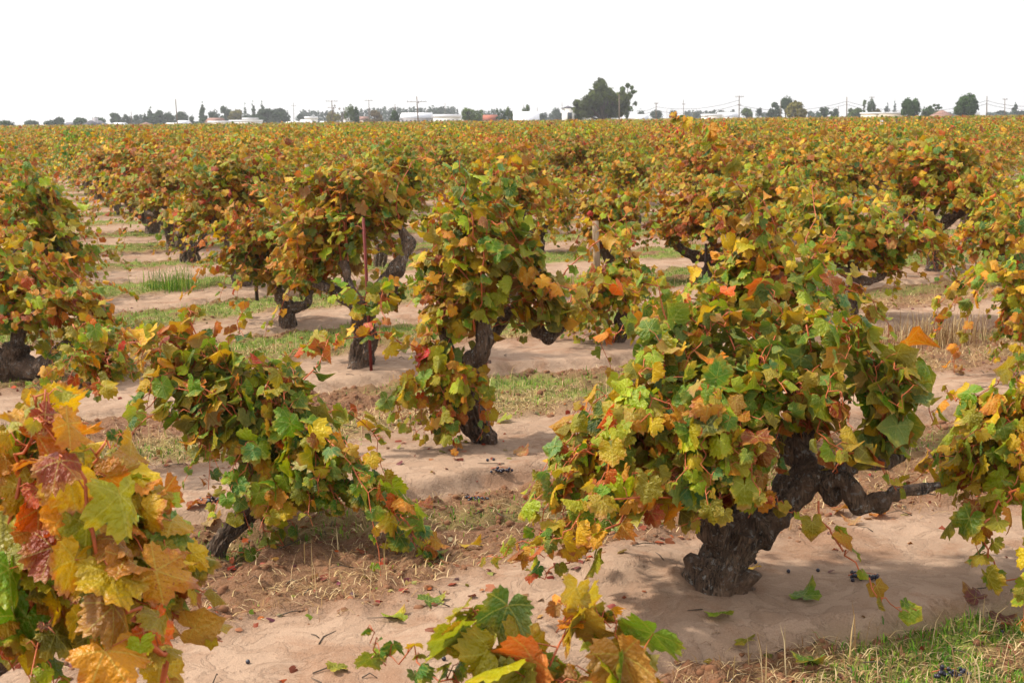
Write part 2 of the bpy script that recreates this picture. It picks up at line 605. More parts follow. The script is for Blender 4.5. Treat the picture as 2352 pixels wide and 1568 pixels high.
def build_ground():
    ys = list(np.linspace(-12, 3.6, 60))
    y = ys[-1]
    while y < 75:
        y += max(0.0115, 0.0031 * y)
        ys.append(y)
    ys += list(np.geomspace(80, 5000, 16))
    ys = np.array(ys)
    nc = 560
    s = np.linspace(-1, 1, nc)
    hw = 0.50 * np.maximum(ys, 2) + 3.0
    hw = np.where(ys > 75, hw * np.clip(ys / 75, 1, 1.8), hw)
    X = hw[:, None] * s[None, :]
    Y = np.repeat(ys[:, None], nc, 1)
    Z = ground_z(X, Y)
    b, g, st, wf = ground_zone(X, Y)
    far = sstep(50, 80, Y)
    b, g, st = b * (1 - far) + 0.3 * far, g * (1 - far) + 0.4 * far, st
    V = np.stack([X, Y, Z], -1).reshape(-1, 3)
    m = len(ys)
    i = np.arange(m - 1)[:, None] * nc
    j = np.arange(nc - 1)[None, :]
    a = (i + j).ravel()
    Q = np.stack([a, a + 1, a + nc + 1, a + nc], 1)
    me = np_mesh('ground', V, Q, None, {'zone': np.stack([b, g, st], -1).reshape(-1, 3)}, True, (MAT_SOIL,))
    tag(link('ground', me), 'sandy vineyard floor ridged into pale berms under each vine row', kind='structure')


build_ground()

# ------------------------------------------------------------------ grass, straw, clods
GREENS = [srgb(84, 128, 26), srgb(112, 146, 34), srgb(62, 106, 26), srgb(134, 148, 54)]
STRAWS = [srgb(182, 156, 108), srgb(150, 118, 78), srgb(200, 176, 134), srgb(124, 90, 58)]


def blades(name, P, length, width, lean, cols, kind_label, seed=1):
    rg = np.random.default_rng(seed)
    n = len(P)
    az = rg.uniform(0, 2 * math.pi, n)
    L = length * rg.uniform(0.5, 1.35, n)
    ln = lean * rg.uniform(0.8 if lean > 0.9 else 0.3, 1.0, n)
    d = np.stack([np.cos(az), np.sin(az), np.zeros(n)], 1)
    s = np.stack([-np.sin(az), np.cos(az), np.zeros(n)], 1)
    up = np.array([0, 0, 1.0])
    w = width * rg.uniform(0.6, 1.3, n)
    base = P
    mid = base + (up * (0.55 * (1 - ln * 0.4) if lean < 0.9 else 0.9 * (1 - ln) + 0.04)[:, None] + d * 0.35 * ln[:, None]) * L[:, None]
    tip = base + (up * (1 - ln)[:, None] * 1.0 + d * ln[:, None]) * L[:, None]
    V = np.stack([base - s * w[:, None] / 2, base + s * w[:, None] / 2, mid + s * w[:, None] * .4, mid - s * w[:, None] * .4, tip], 1).reshape(-1, 3)
    k = np.arange(n)[:, None] * 5
    T = np.concatenate([k + np.array([[0, 1, 2]]), k + np.array([[0, 2, 3]]), k + np.array([[3, 2, 4]])])
    c = np.array(cols)[rg.integers(0, len(cols), n)] * rg.uniform(0.75, 1.2, n)[:, None]
    me = np_mesh(name, V, T, None, {'leafcol': np.repeat(c, 5, 0)}, False, (MAT_BLADE,))
    return tag(link(name, me), kind_label, kind='stuff')


def scatter(n, ymax, weight, seed, ymin=3.9, power=1.5):
    rg = np.random.default_rng(seed)
    t = rg.uniform(0, 1, n * 6)
    Y = ymin + (ymax - ymin) * t ** power
    X = rg.uniform(-1, 1, n * 6) * (0.46 * Y + 0.6)
    b, g, s, wf = ground_zone(X, Y)
    w = weight(X, Y, b, g, s, wf)
    ok = rg.uniform(0, 1, len(X)) < w
    X, Y = X[ok][:n], Y[ok][:n]
    return np.stack([X, Y, ground_z(X, Y) - 0.004], 1)


blades('grass', scatter(80000, 34, lambda X, Y, b, g, s, w: g ** 1.3, 5), 0.055, 0.006, 0.6, GREENS,
       'short green grass growing in strips between the berms', 2)
P = scatter(62000, 26, lambda X, Y, b, g, s, w: np.clip(s * 0.95 + 0.15 * (1 - b), 0, 1), 6)
P[:, 2] += 0.006
blades('straw', P, 0.085, 0.0045, 0.93, STRAWS, 'dry flattened straw lying between the berms', 3)
P = scatter(2600, 22, lambda X, Y, b, g, s, w: np.clip(s * 0.6, 0, 1), 8)
blades('dry_grass_stalks', P, 0.22, 0.0045, 0.45, STRAWS[:3], 'thin dry grass stalks standing in the straw', 4)


def tuft(px, py, n, L, label, seed, cols=STRAWS):
    c = on_ground(px, py, 0.03)
    rg = np.random.default_rng(seed)
    r = rg.normal(0, 0.11, (n, 2)) * np.array([1.6, 1])
    X, Y = c.x + r[:, 0], c.y + r[:, 1]
    P = np.stack([X, Y, ground_z(X, Y)], 1)
    o = blades('dry_grass_tuft', P, L, 0.006, 0.45, cols, label, seed)
    del o['kind']
    tag(o, label, 'grass tuft', kind='thing')


tuft(2170, 790, 420, 0.33, 'tall tuft of blond dry grass on the berm before the right-hand vines', 41)
tuft(2060, 800, 160, 0.26, 'thin leaning tuft of dry grass just left of the tall blond tuft', 42)
tuft(400, 672, 260, 0.36, 'green spiky weed tuft at the edge of the open strips on the left', 43, GREENS)
tuft(1345, 665, 200, 0.22, 'low dry grass tuft before the wooden stake', 44)


def build_clods():
    P = scatter(22000, 15, lambda X, Y, b, g, s, w: np.clip((1 - b) * (1 - g) * (0.35 + 0.6 * (np.abs(w + 0.95) < 0.4)), 0, 1), 15, power=1.3)
    ico = np.array([(0, 0, 1), (.89, 0, .45), (.28, .85, .45), (-.72, .53, .45), (-.72, -.53, .45), (.28, -.85, .45),
                    (.72, .53, -.45), (-.28, .85, -.45), (-.89, 0, -.45), (-.28, -.85, -.45), (.72, -.53, -.45)])
    T = np.array([(0, 1, 2), (0, 2, 3), (0, 3, 4), (0, 4, 5), (0, 5, 1), (1, 6, 2), (2, 7, 3), (3, 8, 4), (4, 9, 5), (5, 10, 1), (2, 6, 7), (3, 7, 8), (4, 8, 9), (5, 9, 10), (1, 10, 6)])
    n = len(P)
    s = NP.lognormal(-4.75, 0.6, n)
    s = np.minimum(s, 0.026)
    V = ico[None] * s[:, None, None] * NP.uniform(0.6, 1.35, (n, 11, 3)) * np.array([1, 1, .7]) + P[:, None, :]
    TT = (T[None] + (np.arange(n) * 11)[:, None, None]).reshape(-1, 3)
    me = np_mesh('soil_clods', V.reshape(-1, 3), TT, None, None, False, (MAT_CLOD,))
    tag(link('soil_clods', me), 'crumbled clods of brown soil beside the berms', kind='stuff')


build_clods()

# ------------------------------------------------------------------ vine leaves
def leaf_outline(n, seed, deep=0.5):
    rg = random.Random(seed)
    lobes = [(0, 1.0), (0.98 + rg.uniform(-.06, .06), 0.92), (-0.98 + rg.uniform(-.06, .06), 0.92), (1.98, 0.76), (-1.98, 0.76)]
    out = []
    for i in range(n):
        a = -math.pi + 0.22 + (2 * math.pi - 0.44) * i / (n - 1)
        r = 0
        for la, lr in lobes:
            d = abs(a - la)
            r = max(r, lr * (1 - deep * min(1.25, d / 0.50) ** 2.3))
        if abs(a) > 2.5:
            r *= 1 - 0.45 * (abs(a) - 2.5) / 0.42
        r *= (1.0 + (0.07 if i % 2 else -0.05)) * rg.uniform(0.96, 1.05)
        out.append((a, max(r, 0.16)))
    return out


def leaf_shape(n_out, seed, fold, cup, wave, curl):
    """palmate, toothed leaf; petiole joint at the origin, tip along +Y, unit size"""
    rg = random.Random(seed * 31 + 5)
    o = leaf_outline(n_out, seed, rg.uniform(0.14, 0.34))
    mid = o[::2]
    V = [(0, 0)]
    for a, r in mid:
        V.append((math.sin(a) * r * 0.52, math.cos(a) * r * 0.52))
    for a, r in o:
        V.append((math.sin(a) * r, math.cos(a) * r))
    nm = len(mid)
    T = []
    for i in range(nm - 1):
        T.append((0, 1 + i, 2 + i))
        b = 1 + nm + 2 * i
        T.append((1 + i, b, b + 1))
        T.append((1 + i, b + 1, 2 + i))
        T.append((2 + i, b + 1, b + 2 if b + 2 < 1 + nm + n_out else b + 1))
    T = [t for t in T if len(set(t)) == 3]
    V = np.array(V)
    x, y = V[:, 0], V[:, 1]
    r = np.hypot(x, y)
    ph = rg.uniform(0, 6)
    ang = np.arctan2(x, y)
    z = -fold * 1.0 * np.abs(x) ** 1.6 + cup * r * r * 0.5 + wave * r * r * np.sin(ang * 3 + ph) - curl * np.maximum(y, 0) ** 2 * 0.5
    z += 0.06 * r * np.cos(ang * 6.4) + 0.05 * r * r * np.sin(ang * 11 + ph)
    V3 = np.stack([x * (1 - 0.25 * abs(fold)), y, -z * -1], 1)
    T = np.array([(a, c, b) for a, b, c in T])      # normals up
    return V3, T, np.stack([x, y], 1)


LEAF_HI = [leaf_shape(45, 100 + i, *p) for i, p in enumerate([(.28, .1, .10, .2), (.45, -.2, .12, .45), (.15, .35, .16, .1), (.6, .1, .08, .6), (.3, -.35, .2, .3), (.9, .3, .1, .3), (.1, .2, .22, .8), (.4, .5, .2, -.3)])]
LEAF_FINE = [leaf_shape(35, 200 + i, *p) for i, p in enumerate([(.28, .1, .10, .2), (.45, -.2, .12, .45), (.15, .35, .16, .1), (.6, .1, .08, .6), (.3, -.35, .2, .3), (.9, .3, .1, .3), (.1, .2, .22, .8), (.4, .5, .2, -.3), (.75, -.3, .15, .5), (.2, .0, .18, .35)])]
LEAF_MID = [leaf_shape(23, 200 + i, *p) for i, p in enumerate([(.28, .1, .10, .2), (.45, -.2, .12, .45), (.15, .35, .16, .1), (.6, .1, .08, .6), (.3, -.35, .2, .3), (.9, .3, .1, .3), (.1, .2, .22, .8), (.4, .5, .2, -.3), (.75, -.3, .15, .5), (.2, .0, .18, .35)])]
LEAF_HI += [leaf_shape(45, 150 + i, RND.uniform(.1, 1.0), RND.uniform(-.5, .6), RND.uniform(.12, .34), RND.uniform(-.5, 1.0)) for i in range(8)]
LEAF_FINE += [leaf_shape(35, 250 + i, RND.uniform(.1, 1.0), RND.uniform(-.5, .6), RND.uniform(.1, .3), RND.uniform(-.4, 1.0)) for i in range(8)]
LEAF_LOW = [leaf_shape(9, 300 + i, *p) for i, p in enumerate([(.35, .1, .12, .3), (.5, -.2, .12, .5), (.2, .35, .16, .2), (.8, .1, .08, .6)])]
ME_HI = [np_mesh('leaf_blade', V, T, uv, None, True, (MAT_LEAF_OBJ,)) for V, T, uv in LEAF_HI]
ME_MID = [np_mesh('leaf_blade', V, T, uv, None, True, (MAT_LEAF_OBJ,)) for V, T, uv in LEAF_FINE]

PAL = dict(
    green=srgb(104, 134, 34), deep=srgb(62, 98, 32), blue=srgb(96, 130, 84), lime=srgb(158, 174, 40), olive=srgb(148, 138, 36),
    yellow=srgb(212, 182, 40), gold=srgb(204, 146, 26), orange=srgb(196, 108, 24), rust=srgb(148, 76, 30), tan=srgb(192, 152, 96), red=srgb(160, 36, 20), plum=srgb(118, 66, 60))
MIXES = dict(
    green=dict(green=24, deep=16, blue=10, lime=16, olive=20, yellow=8, gold=5, tan=3, rust=1, orange=1),
    mixed=dict(green=15, deep=7, blue=6, lime=15, olive=24, yellow=14, gold=10, orange=3, tan=6, rust=4, plum=1),
    gold=dict(green=10, deep=5, blue=4, lime=12, olive=24, yellow=16, gold=15, orange=3, tan=8, rust=5, red=1, plum=1),
    autumn=dict(green=11, deep=4, blue=3, lime=9, olive=20, yellow=14, gold=19, orange=8, tan=8, rust=10, red=1, plum=1),
    red=dict(green=6, deep=3, olive=12, gold=13, orange=20, tan=10, rust=24, red=9, plum=4))


def leaf_colour(rg, mix):
    k = rg.choices(list(MIXES[mix]), list(MIXES[mix].values()))[0]
    c = PAL[k]
    k2 = rg.choices(list(MIXES[mix]), list(MIXES[mix].values()))[0]
    f = rg.uniform(0, 0.35)
    g = rg.uniform(0.66, 1.08)
    q = [(a * (1 - f) + b * f) * g * 0.83 for a, b in zip(c, PAL[k2])]
    lum = sum(q) / 3
    return tuple(max(0.004, lum + (v - lum) * 1.5) for v in q)


UP = np.array([0, 0, 1.0])


def unit(v):
    return v / (np.linalg.norm(v) + 1e-9)


class Vine:
    """a head-trained vine in its own coordinates (origin at the foot)"""
    def __init__(s, seed, mix='mixed'):
        s.rg = random.Random(seed)
        s.np = np.random.default_rng(seed)
        s.seed, s.mix = seed, mix
        s.trunk, s.arms, s.canes, s.leaves = None, [], [], []
        s.axis = np.array([0, 0, 0.8])

    def rv(s, a=1.0):
        return s.np.normal(0, a, 3)

    def make_trunk(s, pts, rad):
        s.trunk = (np.array(pts, float), list(rad))
        s.axis = np.array([*s.trunk[0][-1][:2], 0.6])
        return s

    def arm(s, pts, rad):
        s.arms.append((np.array(pts, float), list(rad)))

    def auto_arms(s, k, reach, rise, r0=0.05, a0=None):
        h = s.trunk[0][-1]
        a0 = s.rg.uniform(0, 6.28) if a0 is None else a0
        for i in range(k):
            a = a0 + 2 * math.pi * i / k + s.rg.uniform(-.35, .35)
            d = np.array([math.cos(a), math.sin(a), 0])
            L = reach * s.rg.uniform(0.6, 1.2)
            r = rise * s.rg.uniform(0.5, 1.3)
            side = np.array([-d[1], d[0], 0])
            p = [h - UP * 0.04 - d * 0.02, h + d * L * .3 + UP * r * .08 + side * s.rg.uniform(-.06, .06),
                 h + d * L * .62 + UP * r * .34 + side * s.rg.uniform(-.1, .1), h + d * L * .86 + UP * r * .62 + side * s.rg.uniform(-.12, .12), h + d * L + UP * r]
            s.arm(p, [r0 * 1.25, r0, r0 * .85, r0 * .9, r0 * .55])

    def cane(s, P, size=0.12, step=0.062, mix=None, r=0.0045, leafy=1.0, start=0.06, big=1.0):
        pts, rad = catmull(P, np.linspace(r, r * 0.35, len(P)), 5)
        j = s.np.normal(0, 0.012, pts.shape)
        j[0] = 0
        pts = pts + j
        seg = np.linalg.norm(np.diff(pts, axis=0), axis=1)
        L = np.concatenate([[0], np.cumsum(seg)])
        tot = L[-1]
        pet = []
        d = start
        side = 1
        while d < tot:
            i = min(len(seg) - 1, int(np.searchsorted(L, d)) - 1)
            p = pts[i] + (pts[i + 1] - pts[i]) * ((d - L[i]) / (seg[i] + 1e-9))
            t = unit(pts[i + 1] - pts[i])
            fr = d / tot
            if s.rg.random() < leafy:
                for rep in range(2 if s.rg.random() < 0.30 else 1):
                    out = p - s.axis
                    out[2] *= 0.35
                    out = unit(out)
                    sd = unit(np.cross(t, UP) + 1e-6) * side
                    q = unit(sd * 0.9 + out * 0.5 + UP * 0.25 + s.rv(0.45))
                    sz = size * 0.92 * big * (1 - 0.5 * max(0, fr - 0.65) / 0.35) * s.rg.uniform(0.5, 1.2) * (0.7 if rep else 1)
                    pl = sz * s.rg.uniform(0.4, 0.75)
                    b = p + q * pl
                    s.leaf(b, out * 0.45 - UP * s.rg.uniform(0.45, 1.4) + q * 0.4 + s.rv(0.40), UP * 0.55 + out * s.rg.uniform(.3, 1.0) + s.rv(0.42), sz, mix)
                    pet.append((p, (p + b) / 2 + UP * 0.012, b))
            side = -side
            d += step * s.rg.uniform(0.6, 1.3)
        s.canes.append((pts, rad, pet))

    def leaf(s, p, tip, nrm, size, mix=None):
        tip, nrm = unit(tip), unit(nrm)
        x = unit(np.cross(tip, nrm))
        nrm = np.cross(x, tip)
        s.leaves.append((p, x, tip, nrm, size / 1.55, leaf_colour(s.rg, mix or s.mix), s.rg.random()))

    def fill(s, c, rad, n, src=None, size=0.12, mix=None, droop=0.15, step=0.062, big=1.0):
        """n canes reaching from the spurs into an ellipsoid of canopy"""
        c, rad = np.array(c, float), np.array(rad, float)
        tips = [a[0][-1] for a in s.arms] or [s.trunk[0][-1]]
        for _ in range(n):
            d = unit(s.rv())
            e = c + d * rad * (s.rg.uniform(0.55, 1.08) if s.rg.random() < .82 else s.rg.uniform(1.1, 1.45))
            e[2] = max(e[2], 0.06)
            o = s.rg.choice(sorted(tips, key=lambda q: float(np.linalg.norm(q - c)))[:3]) if src is None else np.array(src)
            o = o + s.rv(0.015)
            m = o * .45 + (c + s.rv(1) * rad * 0.35) * .55
            m[2] += 0.10 + droop * s.rg.random()
            m[2] = max(m[2], .10)
            m2 = (m + e) / 2 + s.rv(0.04)
            m2[2] += 0.06
            s.cane([o, m, m2, e], size, step, mix, big=big)

    # -- output
    def trunk_mesh(s, detail):
        n, per = (56, 34) if detail > 1 else (14, 6) if detail else (7, 3)
        p, r = catmull(s.trunk[0], s.trunk[1], per)
        return tube(p, r, n, 0.34, s.seed % 97, 8, True, 0.40 if detail else .1)

    def arm_mesh(s, i, detail):
        n, per = (22, 14) if detail > 1 else (10, 5) if detail else (5, 2)
        P, R = s.arms[i]
        p, r = catmull(P, R, per)
        rg = np.random.default_rng(s.seed * 7 + i)
        k = max(2, len(p) // 5)
        lump = 1 + 0.30 * np.interp(np.arange(len(p)), np.linspace(0, len(p), k + 1), rg.uniform(-.8, 1.2, k + 1))
        return tube(p, r * lump, n, 0.30, s.seed % 89 + i, 14, True, 0.32 if detail else .1)

    def cane_mesh(s, i, petioles=True, n=5):
        pts, rad, pet = s.canes[i]
        a = Acc()
        a.add(*tube(pts, rad, n, cap=False))
        if petioles:
            for p, m, b in pet:
                a.add(*tube(np.array([p, m, b]), [0.0018, 0.0015, 0.0012], 3, cap=False))
        return a

    def leaf_mass(s, idx, shapes, seed=1):
        groups = {}
        for i in idx:
            groups.setdefault(int(s.leaves[i][6] * 997) % len(shapes), []).append(i)
        a = Acc()
        for g, ii in groups.items():
            V, T, uv = shapes[g]
            Lf = [s.leaves[i] for i in ii]
            P = np.array([l[0] for l in Lf])
            B = np.array([[l[1], l[2], l[3]] for l in Lf]) * np.array([l[4] for l in Lf])[:, None, None]
            VV = np.einsum('vk,nkj->nvj', V, B) + P[:, None, :]
            n, m = len(Lf), len(V)
            TT = (T[None] + (np.arange(n) * m)[:, None, None]).reshape(-1, 3)
            a.add(VV.reshape(-1, 3), TT, uv=np.tile(uv, (n, 1)), leafcol=np.repeat(np.array([l[5] for l in Lf]), m, 0), seed=np.repeat(np.array([l[6] for l in Lf]), m))
        return a


def bark_strips(v, V, n, seed):
    """loose shaggy strips peeling off a trunk"""
    rg = np.random.default_rng(seed)
    c = V[:-2]
    ax = np.array([*v.axis[:2], 0])
    i = rg.integers(0, len(c), n)
    p = c[i]
    j = np.minimum(i + 56, len(c) - 1)
    along = c[j] - p
    along /= np.linalg.norm(along, axis=1)[:, None] + 1e-6
    out = p - ax
    out[:, 2] = 0
    out /= np.linalg.norm(out, axis=1)[:, None] + 1e-6
    side = np.cross(along, out)
    L = rg.uniform(.012, .05, n)[:, None]
    w = rg.uniform(.0015, .0045, n)[:, None]
    lift = rg.uniform(.004, .020, n)[:, None]
    a = p + out * .001
    b = a + along * L * .5 + out * lift * .35
    d = a + along * L + out * lift
    Q = np.stack([a - side * w, a + side * w, b + side * w, b - side * w, d], 1).reshape(-1, 3)
    k = np.arange(n)[:, None] * 5
    T = np.concatenate([k + np.array([[0, 1, 2]]), k + np.array([[0, 2, 3]]), k + np.array([[3, 2, 4]])])
    return Q, T


def place_vine(v, loc, label, detail=2, leaf_objs=300, hi=False, group='old head-trained vines of the vineyard', name='grapevine'):
    root = empty(name, loc, label, 'vine', group)
    L = Vector(loc)
    if v.trunk is not None:
        V, T = v.trunk_mesh(detail)
        tr = link('trunk', np_mesh('trunk', V, T, None, None, True, (MAT_BARK,)), root)
        if detail > 1 and loc[1] < 12:
            tag(link('bark_strips', np_mesh('bark_strips', *bark_strips(v, V, 600, v.seed), None, None, False, (MAT_STRIP,)), tr), kind='stuff')
    for i in range(len(v.arms)):
        V, T = v.arm_mesh(i, detail)
        link('arm', np_mesh('arm', V, T, None, None, True, (MAT_BARK,)), root)
    if leaf_objs:
        for i in range(len(v.canes)):
            link('cane', v.cane_mesh(i).mesh('cane', MAT_CANE), root)
    else:
        a = Acc()
        for i in range(len(v.canes)):
            c = v.cane_mesh(i, False, 3)
            a.add(np.concatenate(c.V), np.concatenate(c.T))
        tag(link('canes', a.mesh('canes', MAT_CANE), root), kind='stuff')
    cp = np.array([-L.x, -L.y, CAM_H - L.z])
    order = sorted(range(len(v.leaves)), key=lambda i: float(np.linalg.norm(v.leaves[i][0] - cp)) - v.leaves[i][4] * 2.5)
    front, rest = order[:leaf_objs], order[leaf_objs:]
    MS = ME_HI if hi else ME_MID
    for i in front:
        p, x, t, n, sz, c, sd = v.leaves[i]
        o = bpy.data.objects.new('leaf', MS[int(sd * 997) % len(MS)])
        col.objects.link(o)
        o.parent = root
        m = Matrix(((x[0], t[0], n[0]), (x[1], t[1], n[1]), (x[2], t[2], n[2]))).to_4x4() @ Matrix.Scale(sz, 4)
        m.translation = Vector(p)
        o.matrix_local = m
        o.color = (*c, 1)
    if rest:
        me = v.leaf_mass(rest, LEAF_MID).mesh('foliage', MAT_LEAF_MIX)
        tag(link('foliage', me, root), kind='stuff')
    return root


# ------------------------------------------------------------------ the near vines, each modelled on its own
def mpx(r, Y):
    return r * SC / F_PX * Y


class Hero:
    def __init__(s, seed, mix, base=None, loc=None):
        if loc is None:
            g = on_ground(*base, 0.04)
            loc = (g.x, g.y)
        s.loc = np.array([loc[0], loc[1], gz(loc[0], loc[1]) - 0.03])
        s.v = Vine(seed, mix)
        s.Y = loc[1]

    def p(s, x, y, dY=0.0):
        return np.array(at(x, y, s.Y + dY)) - s.loc

    def trunk(s, pts, rads, foot=True):
        P = [s.p(*q) for q in pts]
        if foot:
            P = [np.array([0, 0, -0.05])] + P
        s.v.make_trunk(P, rads)
        return s

    def arm(s, pts, rads):
        s.v.arm([s.p(*q) for q in pts], rads)
        return s

    def can(s, x, y, rx, ry, n, dY=0.0, rd=0.45, **kw):
        Y = s.Y + dY
        src = kw.pop('src', None)
        if src is not None:
            src = s.p(*src)
        g, m = (1.08, 1.6) if s.v.seed == 2 else (1.0, 1.0) if s.Y < 3.5 else (1.12, 1.3) if s.Y < 6 else (1.32, 1.75) if s.Y < 9 else (1.5, 2.1)
        s.v.fill(s.p(x, y, dY), (mpx(rx, Y) * g, rd * g, mpx(ry, Y) * g), int(round(n * m)), src, **kw)
        return s

    def shoot(s, pts, **kw):
        P = [s.p(*q) for q in pts]
        for q in P:
            q[2] = max(q[2], 0.05)
        s.v.cane(P, **kw)
        return s

    def place(s, label, ragged=8, **kw):
        v = s.v
        if s.Y > 5:                       # ragged upright and trailing shoots
            for k in range(ragged):
                a = v.rg.choice(v.arms or [v.trunk])[0][-1]
                d = unit((a - v.axis) * np.array([1, 1, 0]) + v.rv(.12) * np.array([1, 1, 0]))
                if k % 2:
                    q = a + d * v.rg.uniform(.10, .35)
                    v.cane([a, a + UP * .3, q + UP * v.rg.uniform(.45, .7), q + d * .2 + UP * v.rg.uniform(.5, .95)], .11, .06, r=.006)
                else:
                    q = a + d * v.rg.uniform(.35, .7)
                    e = q + d * .2 - UP * v.rg.uniform(.1, .5)
                    e[2] = max(e[2], .06)
                    v.cane([a, a + d * .2 + UP * .25, q + UP * .12, e], .11, .055)
        s.root = place_vine(s.v, tuple(s.loc), label, **kw)
        return s


# 1. the big gnarled vine, front right
h = Hero(1, 'green', (1640, 1400))
h.trunk([(1655, 1330), (1680, 1265, .02), (1695, 1215, .03)], [.125, .11, .10, .10, .085])
h.arm([(1650, 1300), (1625, 1360, -.05), (1596, 1418, -.08)], [.10, .085, .05])
h.arm([(1665, 1320), (1682, 1370, -.02), (1700, 1405, -.0)], [.10, .07, .05])
h.arm([(1672, 1262), (1645, 1215, -.04), (1640, 1180, -.05), (1642, 1145, -.1)], [.07, .062, .055, .04])
h.arm([(1700, 1240, .02), (1752, 1205, .05), (1800, 1160, .1), (1848, 1100, .15), (1850, 1060, .2), (1822, 1030, .25), (1850, 985, .3), (1868, 955, .3), (1850, 900, .3)], [.085, .078, .068, .062, .045, .055, .058, .045, .03])
h.arm([(1825, 1120, .12), (1880, 1098, .1), (1915, 1120, .1), (1955, 1062, .2), (2010, 1062, .2), (2075, 1050, .3)], [.05, .045, .05, .044, .034, .020])
h.arm([(1900, 1110, .1), (1940, 1105, .02), (1975, 1155, 0), (2020, 1148, 0), (2060, 1130, .0), (2125, 1120, .02), (2160, 1112, .02)], [.036, .046, .045, .040, .034, .024, .010])
h.arm([(1690, 1225), (1610, 1120, .2), (1540, 1060, .3)], [.06, .05, .035])
h.arm([(1700, 1235), (1720, 1110, .1), (1700, 1020, .1)], [.06, .045, .035])
h.can(1580, 930, 250, 150, 15, .15, .55, src=(1640, 1060, .1), size=.132)
h.can(1330, 1130, 120, 120, 6, -.1, .3, src=(1560, 1130, 0), size=.12, mix='mixed')
h.can(1500, 820, 130, 110, 5, .3, .35, src=(1600, 1000, .2), size=.12)
h.can(1720, 1000, 110, 110, 6, .0, .3, size=.12)
h.can(1400, 1020, 150, 130, 10, 0, .4, src=(1600, 1110, 0), size=.125, mix='mixed')
h.can(1660, 1165, 150, 55, 7, -.3, .2, src=(1670, 1120, -.1), size=.125, mix='mixed')
h.can(1260, 1230, 80, 70, 4, -.3, .2, src=(1480, 1140, -.1), size=.12, mix='mixed')
h.can(1600, 1110, 170, 80, 9, -.25, .25, src=(1650, 1150, -.1), size=.125, mix='mixed')
h.can(1860, 1010, 90, 80, 6, .0, .25, src=(1850, 985, .25), size=.12, mix='mixed')
h.shoot([(1900, 1100, .05), (1950, 1040, -.05), (2010, 1060, -.08), (2050, 1120, -.1)], size=.12, mix='mixed')
h.can(1840, 850, 190, 110, 9, .2, .5, size=.135)
h.can(1600, 770, 170, 70, 5, .35, .4, size=.125, mix='green')
h.can(2060, 900, 100, 140, 7, .1, .3, src=(2010, 1050, .2), size=.14, mix='green')
h.shoot([(1600, 1120, -.1), (1500, 1100, -.3), (1390, 1130, -.4), (1290, 1220, -.4), (1180, 1250, -.4), (1100, 1290, -.35)], size=.10, mix='mixed')
h.shoot([(1620, 1130, -.15), (1480, 1140, -.45), (1350, 1160, -.5), (1290, 1230, -.5), (1190, 1260, -.5)], size=.14, mix='gold')
h.shoot([(1620, 1140, -.15), (1440, 1180, -.4), (1310, 1280, -.4), (1240, 1320, -.4)], size=.15, mix='gold', r=.006)
h.shoot([(1880, 1150, -.1), (1925, 1240, -.2), (1990, 1330, -.25), (2050, 1410, -.3), (2110, 1490, -.3)], size=.11, mix='green', step=.075)
h.shoot([(1500, 1140, .1), (1350, 1000, 0), (1310, 950, 0)], size=.11, mix='gold')
h.place(ragged=0, label='big gnarled old vine with thick twisted trunk and sprawling bare arms on the front berm', leaf_objs=300)

# 2. centre vine with leaning trunk
h = Hero(2, 'gold', (1128, 1035))
h.trunk([(1090, 965, 0), (1062, 900, .02), (1052, 850, .03)], [.085, .078, .07, .075, .06])
h.arm([(1058, 860, .02), (1090, 830, .0), (1112, 790, -.05), (1108, 735, -.05)], [.055, .05, .045, .035])
h.arm([(1055, 860, .02), (1030, 800, .1), (1010, 740, .1)], [.055, .045, .035])
h.arm([(1075, 880, .05), (1140, 760, .2), (1185, 705, .3), (1225, 745, .35), (1262, 772, .35), (1290, 745, .35)], [.04, .035, .035, .04, .045, .028])
h.can(1020, 980, 80, 60, 5, -.15, .2, src=(1045, 870, 0), size=.11)
h.can(1090, 950, 40, 70, 4, -.2, .12, src=(1080, 870, -.05), size=.105)
h.can(1060, 420, 60, 60, 4, 0, .3, size=.12, mix='green')
h.can(1030, 760, 110, 180, 11, 0, .4, size=.12)
h.can(1060, 560, 90, 170, 9, 0, .35, size=.12)
h.can(975, 930, 80, 90, 5, -.1, .25, src=(1040, 840, 0), size=.12)
h.can(1190, 730, 90, 60, 4, .1, .3, size=.12, mix='autumn')
h.can(990, 560, 80, 110, 5, .1, .3, size=.12)
h.shoot([(1020, 840), (900, 770, -.1), (800, 780, -.2), (700, 800, -.2), (590, 850, -.2)], size=.14, mix='gold', step=.08)
h.shoot([(1090, 760, -.1), (1110, 600, -.2), (1075, 480, -.2), (1055, 380, -.2), (1062, 355, -.2)], size=.14, mix='green', r=.006)
h.shoot([(1040, 840, -.1), (1020, 900, -.2), (1015, 980, -.25), (1050, 1030, -.25)], size=.11, mix='mixed')
h.place(ragged=4, label='tall golden vine with a dark trunk leaning on the middle berm', leaf_objs=300)

